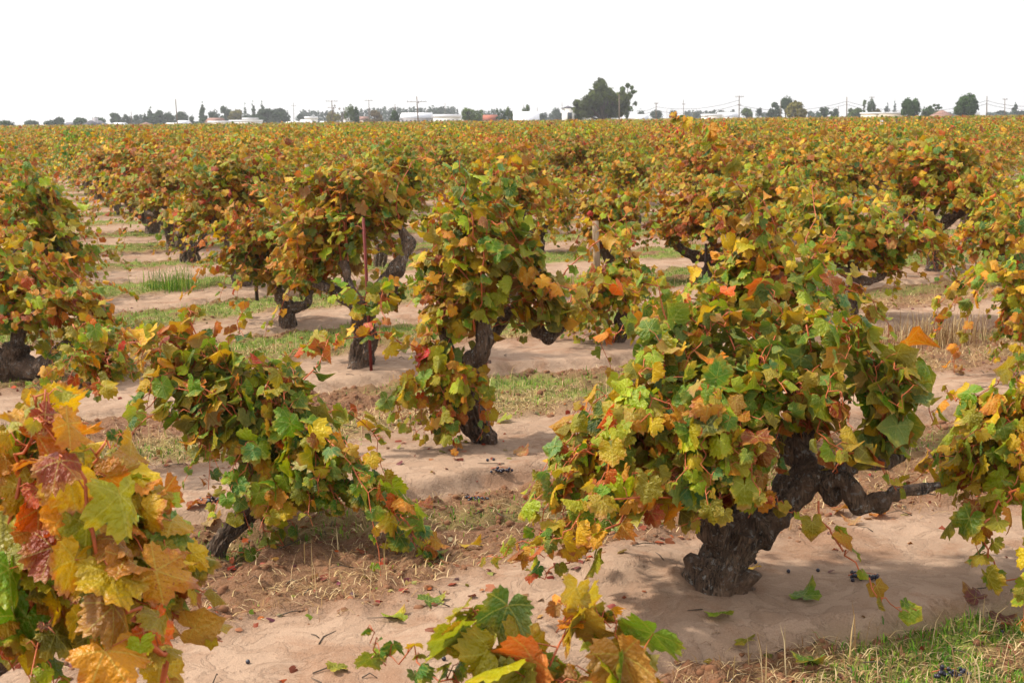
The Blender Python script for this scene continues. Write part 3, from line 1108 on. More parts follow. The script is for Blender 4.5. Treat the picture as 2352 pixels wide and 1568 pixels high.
# 3. vine with the red steel stake
h = Hero(3, 'mixed', (822, 848))
h.trunk([(835, 790), (836, 730), (832, 690)], [.115, .09, .095, .085, .07])
h.arm([(836, 720), (870, 660, .1), (915, 610, .15), (938, 560, .2), (915, 515, .2)], [.055, .05, .05, .04, .028])
h.arm([(840, 720), (868, 690, -.05), (885, 650, -.1), (905, 670, -.1), (890, 715, -.1)], [.05, .045, .04, .045, .02])
h.arm([(830, 715), (800, 650, 0), (790, 600, .05)], [.055, .045, .035])
h.arm([(830, 715), (770, 670, .1), (720, 650, .1)], [.05, .045, .03])
h.can(800, 540, 130, 110, 11, .35, .4, size=.12)
h.can(800, 430, 95, 75, 6, .4, .35, size=.12, mix='gold')
h.can(700, 600, 90, 110, 7, .25, .35, size=.12, mix='gold')
h.can(890, 500, 70, 90, 4, .4, .3, size=.12)
h.shoot([(800, 600), (780, 450, .1), (760, 380, .1), (780, 345, .1)], size=.13, mix='autumn')
h.shoot([(830, 720, -.1), (840, 690, -.3), (800, 665, -.5), (760, 690, -.6)], size=.14, mix='green')
h.place('gnarled vine with a thick pitted trunk standing beside the red steel stake', leaf_objs=300)
red_stake_at = on_ground(866, 838)

# 4. small Y-shaped vine
h = Hero(4, 'mixed', (663, 750))
h.trunk([(662, 715), (652, 690)], [.088, .075, .07, .06])
h.arm([(655, 700), (640, 672, 0), (625, 650, .05)], [.05, .045, .03])
h.arm([(660, 705), (700, 700, 0), (716, 665, .05)], [.05, .045, .03])
h.can(640, 590, 90, 80, 8, 0, .5)
h.can(560, 560, 90, 100, 8, .2, .5, mix='gold')
h.can(700, 560, 60, 90, 5, .2, .4, mix='mixed')
h.can(520, 640, 80, 50, 4, .2, .4, mix='green')
h.place('short-trunked vine forked in a Y, small green leaves at its fork', leaf_objs=260)

# 5. S-shaped twisted trunk
h = Hero(5, 'gold', (1180, 682))
h.trunk([(1175, 650), (1158, 605), (1160, 570)], [.105, .09, .085, .09, .08])
h.arm([(1158, 590), (1145, 560, 0), (1132, 528, 0), (1140, 500, 0)], [.06, .055, .045, .035])
h.arm([(1160, 585), (1185, 555, .05), (1196, 510, .05), (1200, 470, .1)], [.06, .055, .05, .035])
h.arm([(1160, 590), (1170, 540, .2), (1168, 510, .2)], [.045, .035, .03])
h.can(1150, 430, 110, 70, 11, 0, .6)
h.can(1040, 470, 80, 70, 5, .2, .5, mix='mixed')
h.can(1215, 480, 45, 70, 4, .1, .5)
h.place('vine with a bare S-shaped twisted trunk just behind the tall golden vine', leaf_objs=260)

# 6. small vine with bare crooked trunk
h = Hero(6, 'mixed', (1405, 795))
h.trunk([(1430, 765), (1418, 735), (1440, 712), (1436, 680)], [.045, .042, .04, .045, .04, .035])
h.can(1345, 755, 60, 65, 9, 0, .35, size=.115, mix='mixed')
h.can(1420, 690, 70, 45, 7, .05, .35, size=.12, mix='gold')
h.shoot([(1420, 740), (1360, 770, -.1), (1320, 810, -.1)], size=.11, mix='green')
h.place('small vine with a thin crooked bare trunk, its leaves hanging to one side', leaf_objs=220)

# 7. tall arching shoots behind the big vine
h = Hero(7, 'gold', loc=(1.62, 7.75))
h.trunk([(1745, 930), (1752, 860)], [.085, .07, .07, .06])
h.arm([(1752, 880), (1800, 820, .1), (1840, 760, .1)], [.05, .045, .03])
h.arm([(1752, 880), (1720, 810, 0), (1690, 750, 0)], [.05, .045, .03])
h.can(1830, 690, 130, 110, 8, 0, .4, size=.125, mix='green')
h.can(1740, 600, 80, 120, 4, .1, .35, size=.12, mix='gold')
h.can(1620, 740, 150, 90, 7, .1, .4, size=.125, mix='mixed')
h.shoot([(1740, 800), (1790, 700, -.1), (1760, 560, -.1), (1700, 430, -.1), (1630, 330, -.1), (1585, 280, -.1), (1545, 268, -.1)], size=.13, mix='autumn', r=.006, step=.034)
h.shoot([(1740, 800), (1800, 650), (1770, 500), (1715, 440)], size=.13, mix='gold', r=.006)
h.shoot([(1840, 760, -.2), (1890, 680, -.3), (1880, 590, -.3), (1850, 545, -.3)], size=.15, mix='green', r=.006)
h.shoot([(1840, 760, -.2), (1840, 660, -.3), (1790, 570, -.3)], size=.14, mix='green', r=.006)
h.shoot([(1790, 780, -.1), (1790, 700, -.2), (1800, 640, -.2)], size=.12, mix='red', r=.006)
h.place('vine with one very tall arching shoot rising above the skyline', leaf_objs=300)

# 8. rust vine with its steel stake
h = Hero(8, 'autumn', (1640, 640))
h.trunk([(1645, 610), (1652, 590)], [.15, .13, .13, .11])
h.arm([(1640, 600), (1590, 585, 0), (1545, 560, 0)], [.075, .06, .04])
h.arm([(1655, 600), (1690, 590, 0), (1712, 555, 0)], [.075, .06, .04])
h.arm([(1650, 595), (1640, 560, .1), (1620, 520, .1)], [.06, .05, .04])
h.can(1600, 480, 110, 80, 14, 0, .7, mix='autumn')
h.can(1530, 530, 50, 60, 5, 0, .5, mix='red')
h.can(1690, 500, 60, 70, 6, .1, .5, mix='autumn')
h.place('rust-coloured vine with a black stump and wide-spread arms', leaf_objs=240)
dark_stake_at = on_ground(1620, 655)

# 9. right of centre, thin dark stake inside
h = Hero(9, 'mixed', (1962, 745))
h.trunk([(1960, 700), (1962, 650), (1960, 600)], [.06, .05, .05, .05, .045])
h.arm([(1962, 650), (2010, 640, 0), (2040, 620, 0)], [.05, .04, .03])
h.arm([(1962, 640), (1920, 610, 0), (1890, 590, 0)], [.05, .04, .03])
h.can(1960, 550, 130, 90, 13, 0, .6, mix='mixed')
h.can(2060, 600, 70, 70, 7, 0, .4, mix='gold')
h.can(1870, 520, 90, 70, 7, 0, .5, mix='green')
h.can(2140, 590, 30, 70, 3, 0, .3, mix='mixed', src=(2080, 560, 0))
h.place('wide bushy vine with a dark steel stake hidden in its leaves', leaf_objs=260)
stake9_at = on_ground(1965, 735)

# 10. big yellow-green vine at the right edge
h = Hero(10, 'mixed', loc=(5.75, 15.2))
h.trunk([(2330, 640), (2325, 600)], [.10, .08, .08, .07])
h.arm([(2325, 610), (2290, 580), (2270, 550)], [.06, .05, .035])
h.arm([(2325, 610), (2360, 580), (2380, 550)], [.06, .05, .035])
h.can(2290, 500, 100, 90, 14, 0, .7, mix='mixed')
h.can(2250, 580, 60, 80, 7, -.2, .4, mix='gold')
h.place('yellow-green bushy vine at the edge whose leafy skirt nearly reaches the open berm', leaf_objs=220)

# 11. right edge mid
h = Hero(11, 'gold', loc=(4.15, 9.6))
h.trunk([(2490, 760), (2480, 720)], [.10, .08, .08, .07])
h.arm([(2480, 740), (2420, 700), (2390, 690)], [.06, .05, .035])
h.can(2370, 720, 95, 90, 12, 0, .5, mix='gold')
h.can(2335, 810, 40, 60, 4, -.1, .3, mix='green')
h.place('orange and green vine cut by the frame beside the blond grass tuft', leaf_objs=240)

# 12. right edge front
h = Hero(12, 'mixed', loc=(2.55, 5.35))
h.trunk([(2520, 1220), (2500, 1150)], [.13, .10, .10, .09])
h.arm([(2510, 1170), (2420, 1140, 0), (2350, 1120, 0)], [.07, .06, .04])
h.can(2270, 1050, 130, 150, 12, 0, .4, size=.125, mix='mixed', src=(2380, 1120, 0))
h.can(2400, 1000, 100, 130, 7, 0, .4, size=.125, mix='gold')
h.can(2200, 1130, 70, 60, 5, .1, .3, size=.12, mix='gold', src=(2300, 1110, 0))
h.shoot([(2350, 1120, -.1), (2280, 1180, -.3), (2260, 1260, -.35), (2330, 1340, -.35), (2345, 1380, -.35)], size=.13, mix='mixed', r=.006)
h.shoot([(2350, 1120, -.1), (2250, 1180, -.2), (2240, 1260, -.3)], size=.13, mix='gold')
h.shoot([(2450, 1200, -.3), (2370, 1330, -.6), (2340, 1440, -.6)], size=.12, mix='mixed')
h.place(ragged=0, label='yellow-green vine hanging in at the edge, next to the big gnarled vine', leaf_objs=300)

# 13. left vine with black arms
h = Hero(13, 'gold', (15, 868))
h.trunk([(28, 830), (35, 790)], [.13, .11, .10, .09])
h.arm([(30, 830), (80, 850, -.1), (125, 830, -.15), (165, 790, -.1), (215, 795, 0), (258, 768, 0)], [.08, .075, .065, .05, .045, .025])
h.arm([(35, 800), (45, 750), (30, 700)], [.06, .05, .04])
h.arm([(25, 830), (-30, 800), (-60, 750)], [.06, .05, .04])
h.can(80, 700, 110, 90, 12, 0, .5, mix='autumn')
h.can(30, 620, 90, 90, 7, .2, .4, mix='gold')
h.can(150, 780, 60, 70, 5, 0, .3, mix='green')
h.shoot([(200, 790, 0), (260, 790, 0), (280, 740, 0), (282, 710, 0)], size=.11, mix='autumn', step=.2)
h.place(ragged=0, label='vine with black knotted arms reaching along the berm towards the open strips', leaf_objs=300)

# 14. behind it, hooked arm
h = Hero(14, 'mixed', loc=(-4.95, 12.4))
h.trunk([(10, 700), (20, 650)], [.11, .09, .09, .08])
h.arm([(20, 660), (100, 640), (160, 655), (150, 680)], [.06, .05, .035, .02])
h.arm([(20, 660), (120, 600), (150, 560), (140, 520)], [.06, .055, .045, .03])
h.can(70, 540, 110, 120, 14, 0, .5, mix='mixed')
h.can(160, 600, 60, 80, 6, 0, .4, mix='mixed')
h.can(50, 430, 70, 50, 5, 0, .4, mix='green')
h.shoot([(150, 600), (210, 580, -.1), (270, 590, -.1), (300, 630, -.1)], size=.12, mix='green')
h.place(ragged=0, label='green-yellow vine with a black stake and a shoot drooping over the grass strips', leaf_objs=300)
stake14_at = on_ground(52, 720)

# 15. two bare-armed vines on the far left
h = Hero(15, 'mixed', (432, 600))
h.trunk([(435, 580), (440, 565)], [.13, .12, .12, .10])
h.arm([(438, 575), (418, 560), (410, 542), (430, 538)], [.09, .08, .075, .04])
h.arm([(442, 570), (465, 560), (470, 535), (478, 515)], [.08, .07, .055, .04])
h.can(490, 480, 85, 60, 10, .2, .7, mix='gold')
h.can(410, 500, 30, 45, 3, 0, .4, mix='green', src=(440, 530, 0))
h.place(ragged=2, label='vine with a stubby black trunk and hooked bare arms beside the open strips', leaf_objs=200)
h = Hero(16, 'autumn', (362, 530))
h.trunk([(362, 520), (364, 512)], [.14, .13, .13, .11])
h.arm([(362, 518), (335, 505), (310, 480), (292, 462), (280, 440)], [.11, .10, .09, .08, .05])
h.arm([(364, 515), (385, 495), (392, 470), (385, 445)], [.09, .07, .06, .04])
h.can(330, 430, 85, 50, 12, 0, .9, mix='autumn')
h.place(ragged=0, label='vine with a long bare diagonal arm, left of the hooked-arm vine', leaf_objs=160)

# 17. green low vine on the left, leaning thin trunk
h = Hero(17, 'green', (474, 1272))
h.trunk([(502, 1245, .02), (525, 1222, .04), (562, 1192, .08), (600, 1150, .15)], [.050, .045, .042, .05, .035, .03])
h.arm([(600, 1150, .15), (560, 1060, .3), (500, 980, .35)], [.035, .03, .025])
h.arm([(600, 1150, .15), (640, 1120, .2), (660, 1090, .2)], [.03, .025, .02])
h.can(400, 980, 100, 90, 8, .2, .3, size=.12, mix='green')
h.can(480, 1090, 90, 70, 4, .1, .2, size=.12, mix='mixed')
h.can(500, 940, 150, 120, 15, .3, .35, size=.125, mix='green')
h.can(370, 870, 90, 80, 6, .4, .3, size=.12, mix='gold')
h.can(590, 1080, 110, 100, 7, .1, .3, size=.125, mix='green')
h.can(650, 930, 90, 110, 7, .3, .3, size=.12, mix='green')
h.can(350, 800, 120, 50, 5, .6, .3, size=.11, mix='autumn')
h.can(680, 1170, 110, 65, 8, 0, .25, size=.13, mix='green')
h.can(800, 1130, 80, 45, 7, 0, .15, src=(700, 1110, .1), size=.13, mix='green')
h.can(740, 1120, 80, 60, 5, 0, .2, src=(650, 1120, .1), size=.13, mix='green')
h.shoot([(560, 1060, .3), (480, 900, .4), (540, 760, .45), (570, 690, .45)], size=.12, mix='mixed')
h.shoot([(700, 1110, .1), (820, 1105, -.05), (890, 1140, -.15), (935, 1200, -.25), (975, 1270, -.32), (1008, 1338, -.34)], size=.13, mix='green', step=.03, r=.006)
h.shoot([(650, 1100, .2), (740, 1110, .1), (840, 1120, .05), (900, 1170, 0), (950, 1240, -.1), (1005, 1330, -.28)], size=.145, mix='green', step=.034, r=.006)
h.shoot([(640, 1140, .15), (760, 1120, .05), (850, 1110, 0)], step=.04, size=.145, mix='green', r=.006)
h.shoot([(600, 1190, .1), (650, 1240, .05), (600, 1280, .0), (520, 1275, -.02)], size=.10, mix='green')
h.place(ragged=3, label='low green vine on a thin leaning trunk with a long shoot trailing to the soil', leaf_objs=300)

# 18. rusty vine seen beyond it
h = Hero(18, 'autumn', loc=(-2.55, 7.3))
h.trunk([(110, 960), (130, 920)], [.10, .08, .08, .07])
h.arm([(130, 930), (180, 900), (220, 880)], [.05, .04, .03])
h.can(215, 855, 110, 45, 9, 0, .4, size=.10, mix='mixed')
h.can(300, 850, 70, 40, 6, 0, .4, size=.11, mix='mixed')
h.place(ragged=0, label='low dull green and rust vine between the green vine and the black knotted arms', leaf_objs=220)

# 19. close autumn vine on the left
h = Hero(19, 'gold', loc=(-1.30, 2.95))
h.trunk([(-150, 1700), (-140, 1560)], [.14, .11, .10, .09])
h.arm([(-140, 1600), (-20, 1500, 0), (60, 1420, 0)], [.07, .06, .035])
h.arm([(-140, 1600), (-60, 1450, .2), (0, 1350, .2)], [.07, .06, .035])
kw = dict(size=.122)
h.can(120, 1130, 190, 200, 13, -.05, .25, mix='autumn', src=(40, 1420, 0), **kw)
h.can(240, 1380, 190, 200, 15, -.2, .2, mix='gold', src=(60, 1450, 0), **kw)
h.can(80, 1420, 150, 160, 9, -.1, .25, mix='gold', src=(0, 1480, 0), **kw)
h.can(400, 1450, 70, 120, 6, -.1, .15, mix='mixed', src=(260, 1500, 0), **kw)
h.can(330, 1250, 90, 110, 6, -.15, .15, mix='gold', src=(200, 1400, 0), **kw)
h.shoot([(420, 1640, -.4), (350, 1480, -.42), (300, 1400, -.42), (255, 1310, -.42), (190, 1170, -.42), (120, 1010, -.42), (60, 960, -.4)], size=.14, mix='autumn', r=.0075, step=.075)
h.shoot([(60, 1450, -.1), (120, 1250, -.3), (200, 1080, -.35), (260, 1000, -.35)], size=.15, mix='autumn', r=.006)
h.shoot([(40, 1450, 0), (40, 1200, -.2), (70, 1000, -.2), (100, 900, -.2)], size=.14, mix='red', r=.006)
h.place('close vine of large spotted orange and yellow leaves cut by the frame', leaf_objs=300, hi=True)

# 20. close shoots rising at the bottom
h = Hero(20, 'mixed', loc=(0.22, 2.25))
h.trunk([(1440, 2300), (1400, 2120), (1370, 2000)], [.10, .08, .08, .07, .05])
h.arm([(1370, 2020), (1300, 1880, .05), (1260, 1780, .1)], [.05, .04, .025])
h.arm([(1370, 2020), (1420, 1880, .05), (1440, 1760, .1)], [.05, .04, .025])
kw = dict(size=.155, r=.0035)
h.shoot([(1260, 1780, .1), (1200, 1640, .2), (1150, 1540, .25), (1120, 1440, .3), (1090, 1430, .3)], mix='mixed', step=.055, **kw)
h.shoot([(1260, 1780, .1), (1100, 1620, .25), (960, 1510, .35), (880, 1500, .4), (845, 1440, .4)], mix='green', step=.05, size=.075, r=.003)
h.shoot([(1300, 1800, .1), (1280, 1620, .2), (1290, 1480, .3), (1310, 1400, .35), (1300, 1370, .35)], mix='gold', step=.05, **kw)
h.shoot([(1440, 1760, .1), (1460, 1600, .2), (1430, 1470, .3), (1370, 1400, .3)], mix='mixed', step=.055, **kw)
h.shoot([(1430, 1800, .1), (1340, 1640, .2), (1230, 1560, .25), (1180, 1480, .25)], mix='gold', step=.055, **kw)
h.shoot([(1420, 1800, .1), (1440, 1640, .15), (1400, 1560, .2), (1330, 1540, .2)], mix='green', step=.055, **kw)
h.place('few large yellow-green leaves on shoots rising at the bottom edge', leaf_objs=300, hi=True, detail=1)

# 21. vine by the wooden stake
h = Hero(21, 'gold', loc=(1.28, 15.9))
h.trunk([(1412, 650), (1408, 600)], [.09, .07, .07, .06])
h.arm([(1410, 610), (1380, 560), (1370, 520)], [.05, .04, .03])
h.arm([(1410, 610), (1430, 560), (1440, 520)], [.05, .04, .03])
h.can(1390, 500, 70, 80, 10, .2, .5, mix='gold')
h.can(1425, 600, 30, 60, 4, -.1, .3, mix='autumn')
h.can(1350, 570, 35, 60, 4, .2, .3, mix='gold')
h.place('golden vine growing round the pale wooden stake', leaf_objs=220)
wood_stake_at = on_ground(1373, 650)

# 22. black stump vine
h = Hero(22, 'mixed', (1228, 578))
h.trunk([(1228, 555), (1232, 530)], [.15, .14, .13, .10])
h.arm([(1230, 540), (1210, 510), (1200, 490)], [.07, .05, .035])
h.arm([(1230, 540), (1255, 520), (1275, 505)], [.07, .05, .035])
h.can(1240, 450, 75, 60, 12, 0, .8, mix='gold')
h.can(1290, 500, 45, 55, 5, 0, .5, mix='mixed')
h.place('vine with a straight soot-black stump and a black stake', leaf_objs=160)
stake22_at = on_ground(1236, 580)

# 23. dense dark green vine
h = Hero(23, 'green', loc=(-1.75, 17.6))
h.trunk([(872, 620), (875, 560)], [.10, .08, .08, .07])
h.arm([(875, 570), (900, 510), (915, 450)], [.06, .05, .04])
h.can(905, 400, 55, 55, 13, 0, .5, mix='green')
h.can(950, 470, 60, 60, 7, 0, .5, mix='green')
h.place('dense dark green vine rising behind the red stake vine', leaf_objs=200)

# 24. right-hand vine with forked trunk
h = Hero(24, 'autumn', (2348, 520))
h = Hero(24, 'autumn', loc=(7.1, 20.4))
h.trunk([(2232, 510), (2232, 490)], [.10, .09, .09, .08])
h.arm([(2232, 495), (2222, 475), (2216, 460)], [.06, .05, .035])
h.arm([(2232, 495), (2245, 478), (2252, 462)], [.06, .05, .035])
h.can(2230, 430, 80, 50, 13, 0, .8, mix='gold')
h.place('orange vine with a small dark forked trunk, right of the wide bushy vine', leaf_objs=120)

HERO_XY = [(0.81, 5.13), (-.14, 7.86), (-1.24, 10.46), (-2.2, 12.91), (.03, 15.02), (.85, 11.5), (1.62, 7.75), (2.65, 17.2), (3.43, 13.1), (5.75, 15.2),
           (4.15, 9.6), (2.55, 5.35), (-4.02, 10.34), (-4.95, 12.4), (-4.74, 19.25), (-6.94, 25.9), (-1.33, 5.65), (-2.55, 7.3), (-1.3, 2.95), (.22, 2.25),
           (1.28, 15.9), (.41, 20.3), (-1.75, 17.6), (7.1, 20.4)]

# ------------------------------------------------------------------ stakes
def stake(loc, h, r, mat, label, name, lean=(0, 0), square=False):
    g = gz(loc.x, loc.y)
    n = 4 if square else 8
    P = np.array([(0, 0, -.1), (lean[0] * .4, lean[1] * .4, h * .4), (lean[0], lean[1], h)], float)
    V, T = tube(P, [r, r, r * .96], n)
    o = link(name, np_mesh(name, V, T, None, None, False, (mat,)))
    o.location = (loc.x, loc.y, g)
    return tag(o, label, 'stake', 'stakes standing among the vines')


def stake_h(loc, x, y):
    return at(x, y, loc.y).z - gz(loc.x, loc.y)


red_stake_at = red_stake_at + Vector((.02, -.62, 0))
wood_stake_at = wood_stake_at * 0.95
stake(red_stake_at, stake_h(red_stake_at, 862, 500), .013, MAT_RUST, 'rust-red steel stake against the thick pitted trunk', 'steel_stake', (-.03, 0))
stake(wood_stake_at, stake_h(wood_stake_at, 1369, 508), .042, MAT_STAKE, 'pale square wooden stake standing clear of the golden vine', 'wooden_stake', (-.03, 0), True)
stake(dark_stake_at, stake_h(dark_stake_at, 1614, 560), .016, MAT_DARKSTEEL, 'thin dark stake in front of the black stump of the rust-coloured vine', 'steel_stake')
stake(stake9_at, stake_h(stake9_at, 1968, 500), .028, MAT_DARKSTEEL, 'dark steel stake inside the wide bushy vine', 'steel_stake')
stake(stake14_at, stake_h(stake14_at, 45, 545), .036, MAT_DARKSTEEL, 'dark thick stake in the green-yellow vine at the edge', 'wooden_stake', (-.03, 0), True)
stake(stake22_at, stake_h(stake22_at, 1234, 490), .03, MAT_DARKSTEEL, 'black stake pressed against the soot-black stump', 'steel_stake')
for (x, yb, yt, Y, r, mt, lab, nm) in [
        (1447, 620, 470, 17.5, .018, MAT_RUST, 'thin rust-red stake between the wooden stake and the rust-coloured vine', 'steel_stake'),
        (708, 0, 378, 20.5, .045, MAT_STAKE, 'grey wooden stake poking out behind the red stake vine, uphill of the Y-forked vine', 'wooden_stake'),
        (594, 0, 412, 24.0, .05, MAT_STAKE, 'wooden stake with its grey tip just above the golden leaves', 'wooden_stake'),
        (516, 0, 425, 27.0, .04, MAT_STAKE, 'short grey stake tip left of the grey-tipped wooden stake', 'wooden_stake'),
        (582, 0, 480, 14.6, .02, MAT_DARKSTEEL, 'black steel stake in the leaves behind the Y-forked vine', 'steel_stake'),
        (731, 0, 510, 15.0, .016, MAT_RUST, 'thin rusty stake between the Y-forked vine and the red stake vine', 'steel_stake'),
        (339, 0, 415, 24.8, .022, MAT_RUST, 'rusty stake above the long bare diagonal arm', 'steel_stake'),
        (1867, 0, 405, 25.0, .055, MAT_STAKE, 'brown weathered post in the orange leaves behind the wide bushy vine', 'wooden_stake'),
        (2078, 0, 480, 19.0, .018, MAT_RUST, 'rusty stake at the right side of the wide bushy vine', 'steel_stake'),
        (1397, 0, 720, 11.35, .03, MAT_STAKE, 'low wooden peg beside the thin crooked trunk', 'wooden_stake'),
        (2061, 0, 274, 60.0, .03, MAT_DARKSTEEL, 'tall thin stake rising to the skyline before the cream barn', 'steel_stake')]:
    p = at(x, yt, Y)
    stake(Vector((p.x, Y, 0)), p.z - gz(p.x, Y), r, mt, lab, nm, (-.02, 0), 'wood' in nm)
p = at(2025, 274, 70.0)
V, T = box(-.07, .07, -.05, .05, 0, .5)
g0 = empty('white_marker_post', (p.x, 70, 0), 'small white marker post among the far vines under the cream barn', 'marker post')
link('board', np_mesh('board', V + np.array([0, 0, p.z - .55]), T, None, None, False, (MAT_WHITE,)), g0)
V, T = tube([(0, .03, -.1), (0, .03, p.z - .3)], [.03, .03], 6)
link('post', np_mesh('post', V, T, None, None, False, (MAT_STAKE,)), g0)

# ------------------------------------------------------------------ the rest of the field, row on row
def generic_vine(seed, mix, canes=26):
    v = Vine(seed, mix)
    rg = v.rg
    h = rg.uniform(.5, .72)
    lx, ly = rg.uniform(-.14, .14), rg.uniform(-.14, .14)
    v.make_trunk([(0, 0, -.05), (lx * .3, ly * .4, h * .35), (lx, ly, h * .75), (lx * 1.1, ly, h)], [.13, .10, .10, .085])
    v.auto_arms(rg.choice([4, 5, 5]), .42, .26, .05)
    c = np.array([lx, ly, 0])
    v.fill(c + (0, 0, 1.20), (1.15, 1.15, .52), int(canes * .62), droop=.2, step=.07)
    v.fill(c + (rg.uniform(-.2, .2), rg.uniform(-.2, .2), 1.35), (.8, .8, .42), int(canes * .30), droop=.2, step=.07)
    v.fill(c + (0, 0, .64), (1.2, 1.2, .42), int(canes * .45), droop=.25, step=.075)
    for _ in range(6):
        a = rg.uniform(0, 6.28)
        d = np.array([math.cos(a), math.sin(a), 0])
        o = c + d * .4 + (0, 0, h + .25)
        v.cane([o, o + d * .15 + UP * .35, o + d * rg.uniform(.1, .4) + UP * rg.uniform(.55, .85), o + d * rg.uniform(.3, .7) + UP * rg.uniform(.6, 1.0)], .11, .07, r=.006)
    for _ in range(7):
        a = rg.uniform(0, 6.28)
        d = np.array([math.cos(a), math.sin(a), 0])
        o = c + d * .4 + (0, 0, h + .2)
        q = o + d * rg.uniform(.6, .95)
        v.cane([o, o + d * .35 + UP * .2, q, q + d * .2 - (0, 0, rg.uniform(.3, .6))], .11, .065)
    return v


PROTO_MIX = ['mixed', 'gold', 'autumn', 'gold', 'mixed', 'autumn', 'green', 'gold', 'red', 'mixed', 'autumn', 'gold']
PROTO_WORD = ['yellow-green', 'golden', 'orange', 'golden', 'yellow-green', 'orange', 'green', 'golden', 'rust-red', 'yellow-green', 'orange', 'golden']
PROTO = []
for i, mx in enumerate(PROTO_MIX):
    v = generic_vine(500 + i, mx, 44)
    a = v.leaf_mass(range(len(v.leaves)), LEAF_MID if i < 5 else LEAF_LOW)
    fol = a.mesh('foliage', MAT_LEAF_FAR if i >= 5 else MAT_LEAF_MIX)
    a = v.leaf_mass(range(len(v.leaves)), LEAF_LOW)
    far = a.mesh('foliage', MAT_LEAF_FAR)
    V, T = v.trunk_mesh(1)
    tr = np_mesh('trunk', V, T, None, None, True, (MAT_BARK,))
    arms = [np_mesh('arm', *v.arm_mesh(k, 0), None, None, True, (MAT_BARK,)) for k in range(len(v.arms))]
    ca = Acc()
    for k in range(len(v.canes)):
        c = v.cane_mesh(k, False, 3)
        ca.add(np.concatenate(c.V), np.concatenate(c.T))
    PROTO.append((tr, arms, ca.mesh('canes', MAT_CANE), fol, far))

LANDMARKS = [(15, 'the dark dome tree at the field edge'), (68, 'the mushroom-shaped tree'), (125, 'the grey hipped house'), (195, 'the chimney house'), (260, 'the small white shed'),
             (345, 'the tall clump of dark trees'), (403, 'the leaning bare pole'), (464, 'the lone pointed conifer'), (525, 'the long white sheds'), (600, 'the pair of tall conifers'),
             (673, 'the thin pole by white cars'), (762, 'the double-armed pole'), (808, 'the two-topped dark tree'), (848, 'the pole in the brown bush'), (905, 'the dark round bush'),
             (958, 'the tallest crossarm pole'), (1030, 'the white warehouse'), (1085, 'the green bushes'), (1125, 'the red-roofed shack'), (1165, 'the ragged green tree'),
             (1208, 'the white-roofed barn'), (1306, 'the white tower house'), (1380, 'the great dark tree'), (1442, 'the sparse tall tree'), (1508, 'the first wire pole'),
             (1570, 'the thin plain pole'), (1650, 'the low white buildings'), (1698, 'the tee-topped pole'), (1745, 'the small far trees'), (1828, 'the olive-brown tree'),
             (1885, 'the low tree belt'), (1945, 'the mid wire pole'), (2000, 'the narrow dark tree'), (2045, 'the cream barn'), (2092, 'the round dark tree'),
             (2140, 'the flat-topped cedar'), (2180, 'the brown-roofed house'), (2222, 'the leaning round tree'), (2267, 'the pole beside the leaning tree'), (2308, 'the last thin pole'), (2340, 'the hazy conifer')]
ORD = ['zeroth', 'first', 'second', 'third', 'fourth', 'fifth', 'sixth', 'seventh', 'eighth', 'ninth', 'tenth', 'eleventh', 'twelfth', 'thirteenth', 'fourteenth', 'fifteenth',
       'sixteenth', 'seventeenth', 'eighteenth', 'nineteenth', 'twentieth', 'twenty-first', 'twenty-second', 'twenty-third', 'twenty-fourth', 'twenty-fifth', 'twenty-sixth',
       'twenty-seventh', 'twenty-eighth', 'twenty-ninth', 'thirtieth']

grid = []
for j in range(-1, 130):
    for i in range(-70, 71):
        x = -.14 + i * 2.78 * RX - 1.04 * j + RND.uniform(-.16, .16)
        y = 7.86 + i * 2.78 * RY + 2.62 * j + RND.uniform(-.16, .16)
        if y < 3 or y > 270 or RND.random() < 0.03:
            continue
        if min((x - a) ** 2 + (y - b) ** 2 for a, b in HERO_XY) < (1.5 if y < 22 else 1.2) ** 2:
            continue
        # keep the open strip on the left clear, and the near ground that shows bare
        if abs(x) > 0.388 * y + (1.1 if y < 80 else 0):
            continue
        if y < 9.5:
            continue
        grid.append((y, x, j))
grid.sort()
N_IND = 300 - 24
used_labels = {}
for q, (y, x, j) in enumerate(grid[:N_IND]):
    px = px_x(x, y)
    k = RND.choice([0, 1, 2, 3, 4]) if y < 32 else RND.randrange(12)
    tr, arms, ca, fol, far = PROTO[k]
    lm = min(LANDMARKS, key=lambda l: abs(l[0] - px))
    row = int(round((x * NX + y * NY - V0) / VS)) + 2
    side = '' if abs(lm[0] - px) < 12 else (', a little to its left' if px < lm[0] else ', a little to its right')
    lab = f'{PROTO_WORD[k]} vine in the {ORD[min(row, 30)]} row, below {lm[1]}{side}'
    if len(lab.split()) > 15:
        lab = f'{PROTO_WORD[k]} vine in the {ORD[min(row, 30)]} row, below {lm[1]}'
    if lab in used_labels:
        for extra in ('taller ', 'leafier ', 'paler '):
            if extra + lab not in used_labels:
                lab = extra + lab
                break
    used_labels[lab] = 1
    root = empty('grapevine', (x, y, gz(x, y) - .02), lab, 'vine', 'old head-trained vines of the vineyard')
    s = RND.uniform(.88, 1.08)
    root.rotation_euler = (0, 0, RND.uniform(0, 6.28))
    root.scale = (s * RND.uniform(.95, 1.12), s * RND.uniform(.95, 1.12), s)
    parts = [('trunk', tr, None), ('foliage', fol if y < 32 else far, 'stuff')]
    if y < 45:
        parts += [('arm', a, None) for a in arms] + [('canes', ca, 'stuff')]
    for nm, me, kd in parts:
        o = link(nm, me, root)
        if kd:
            o['kind'] = kd

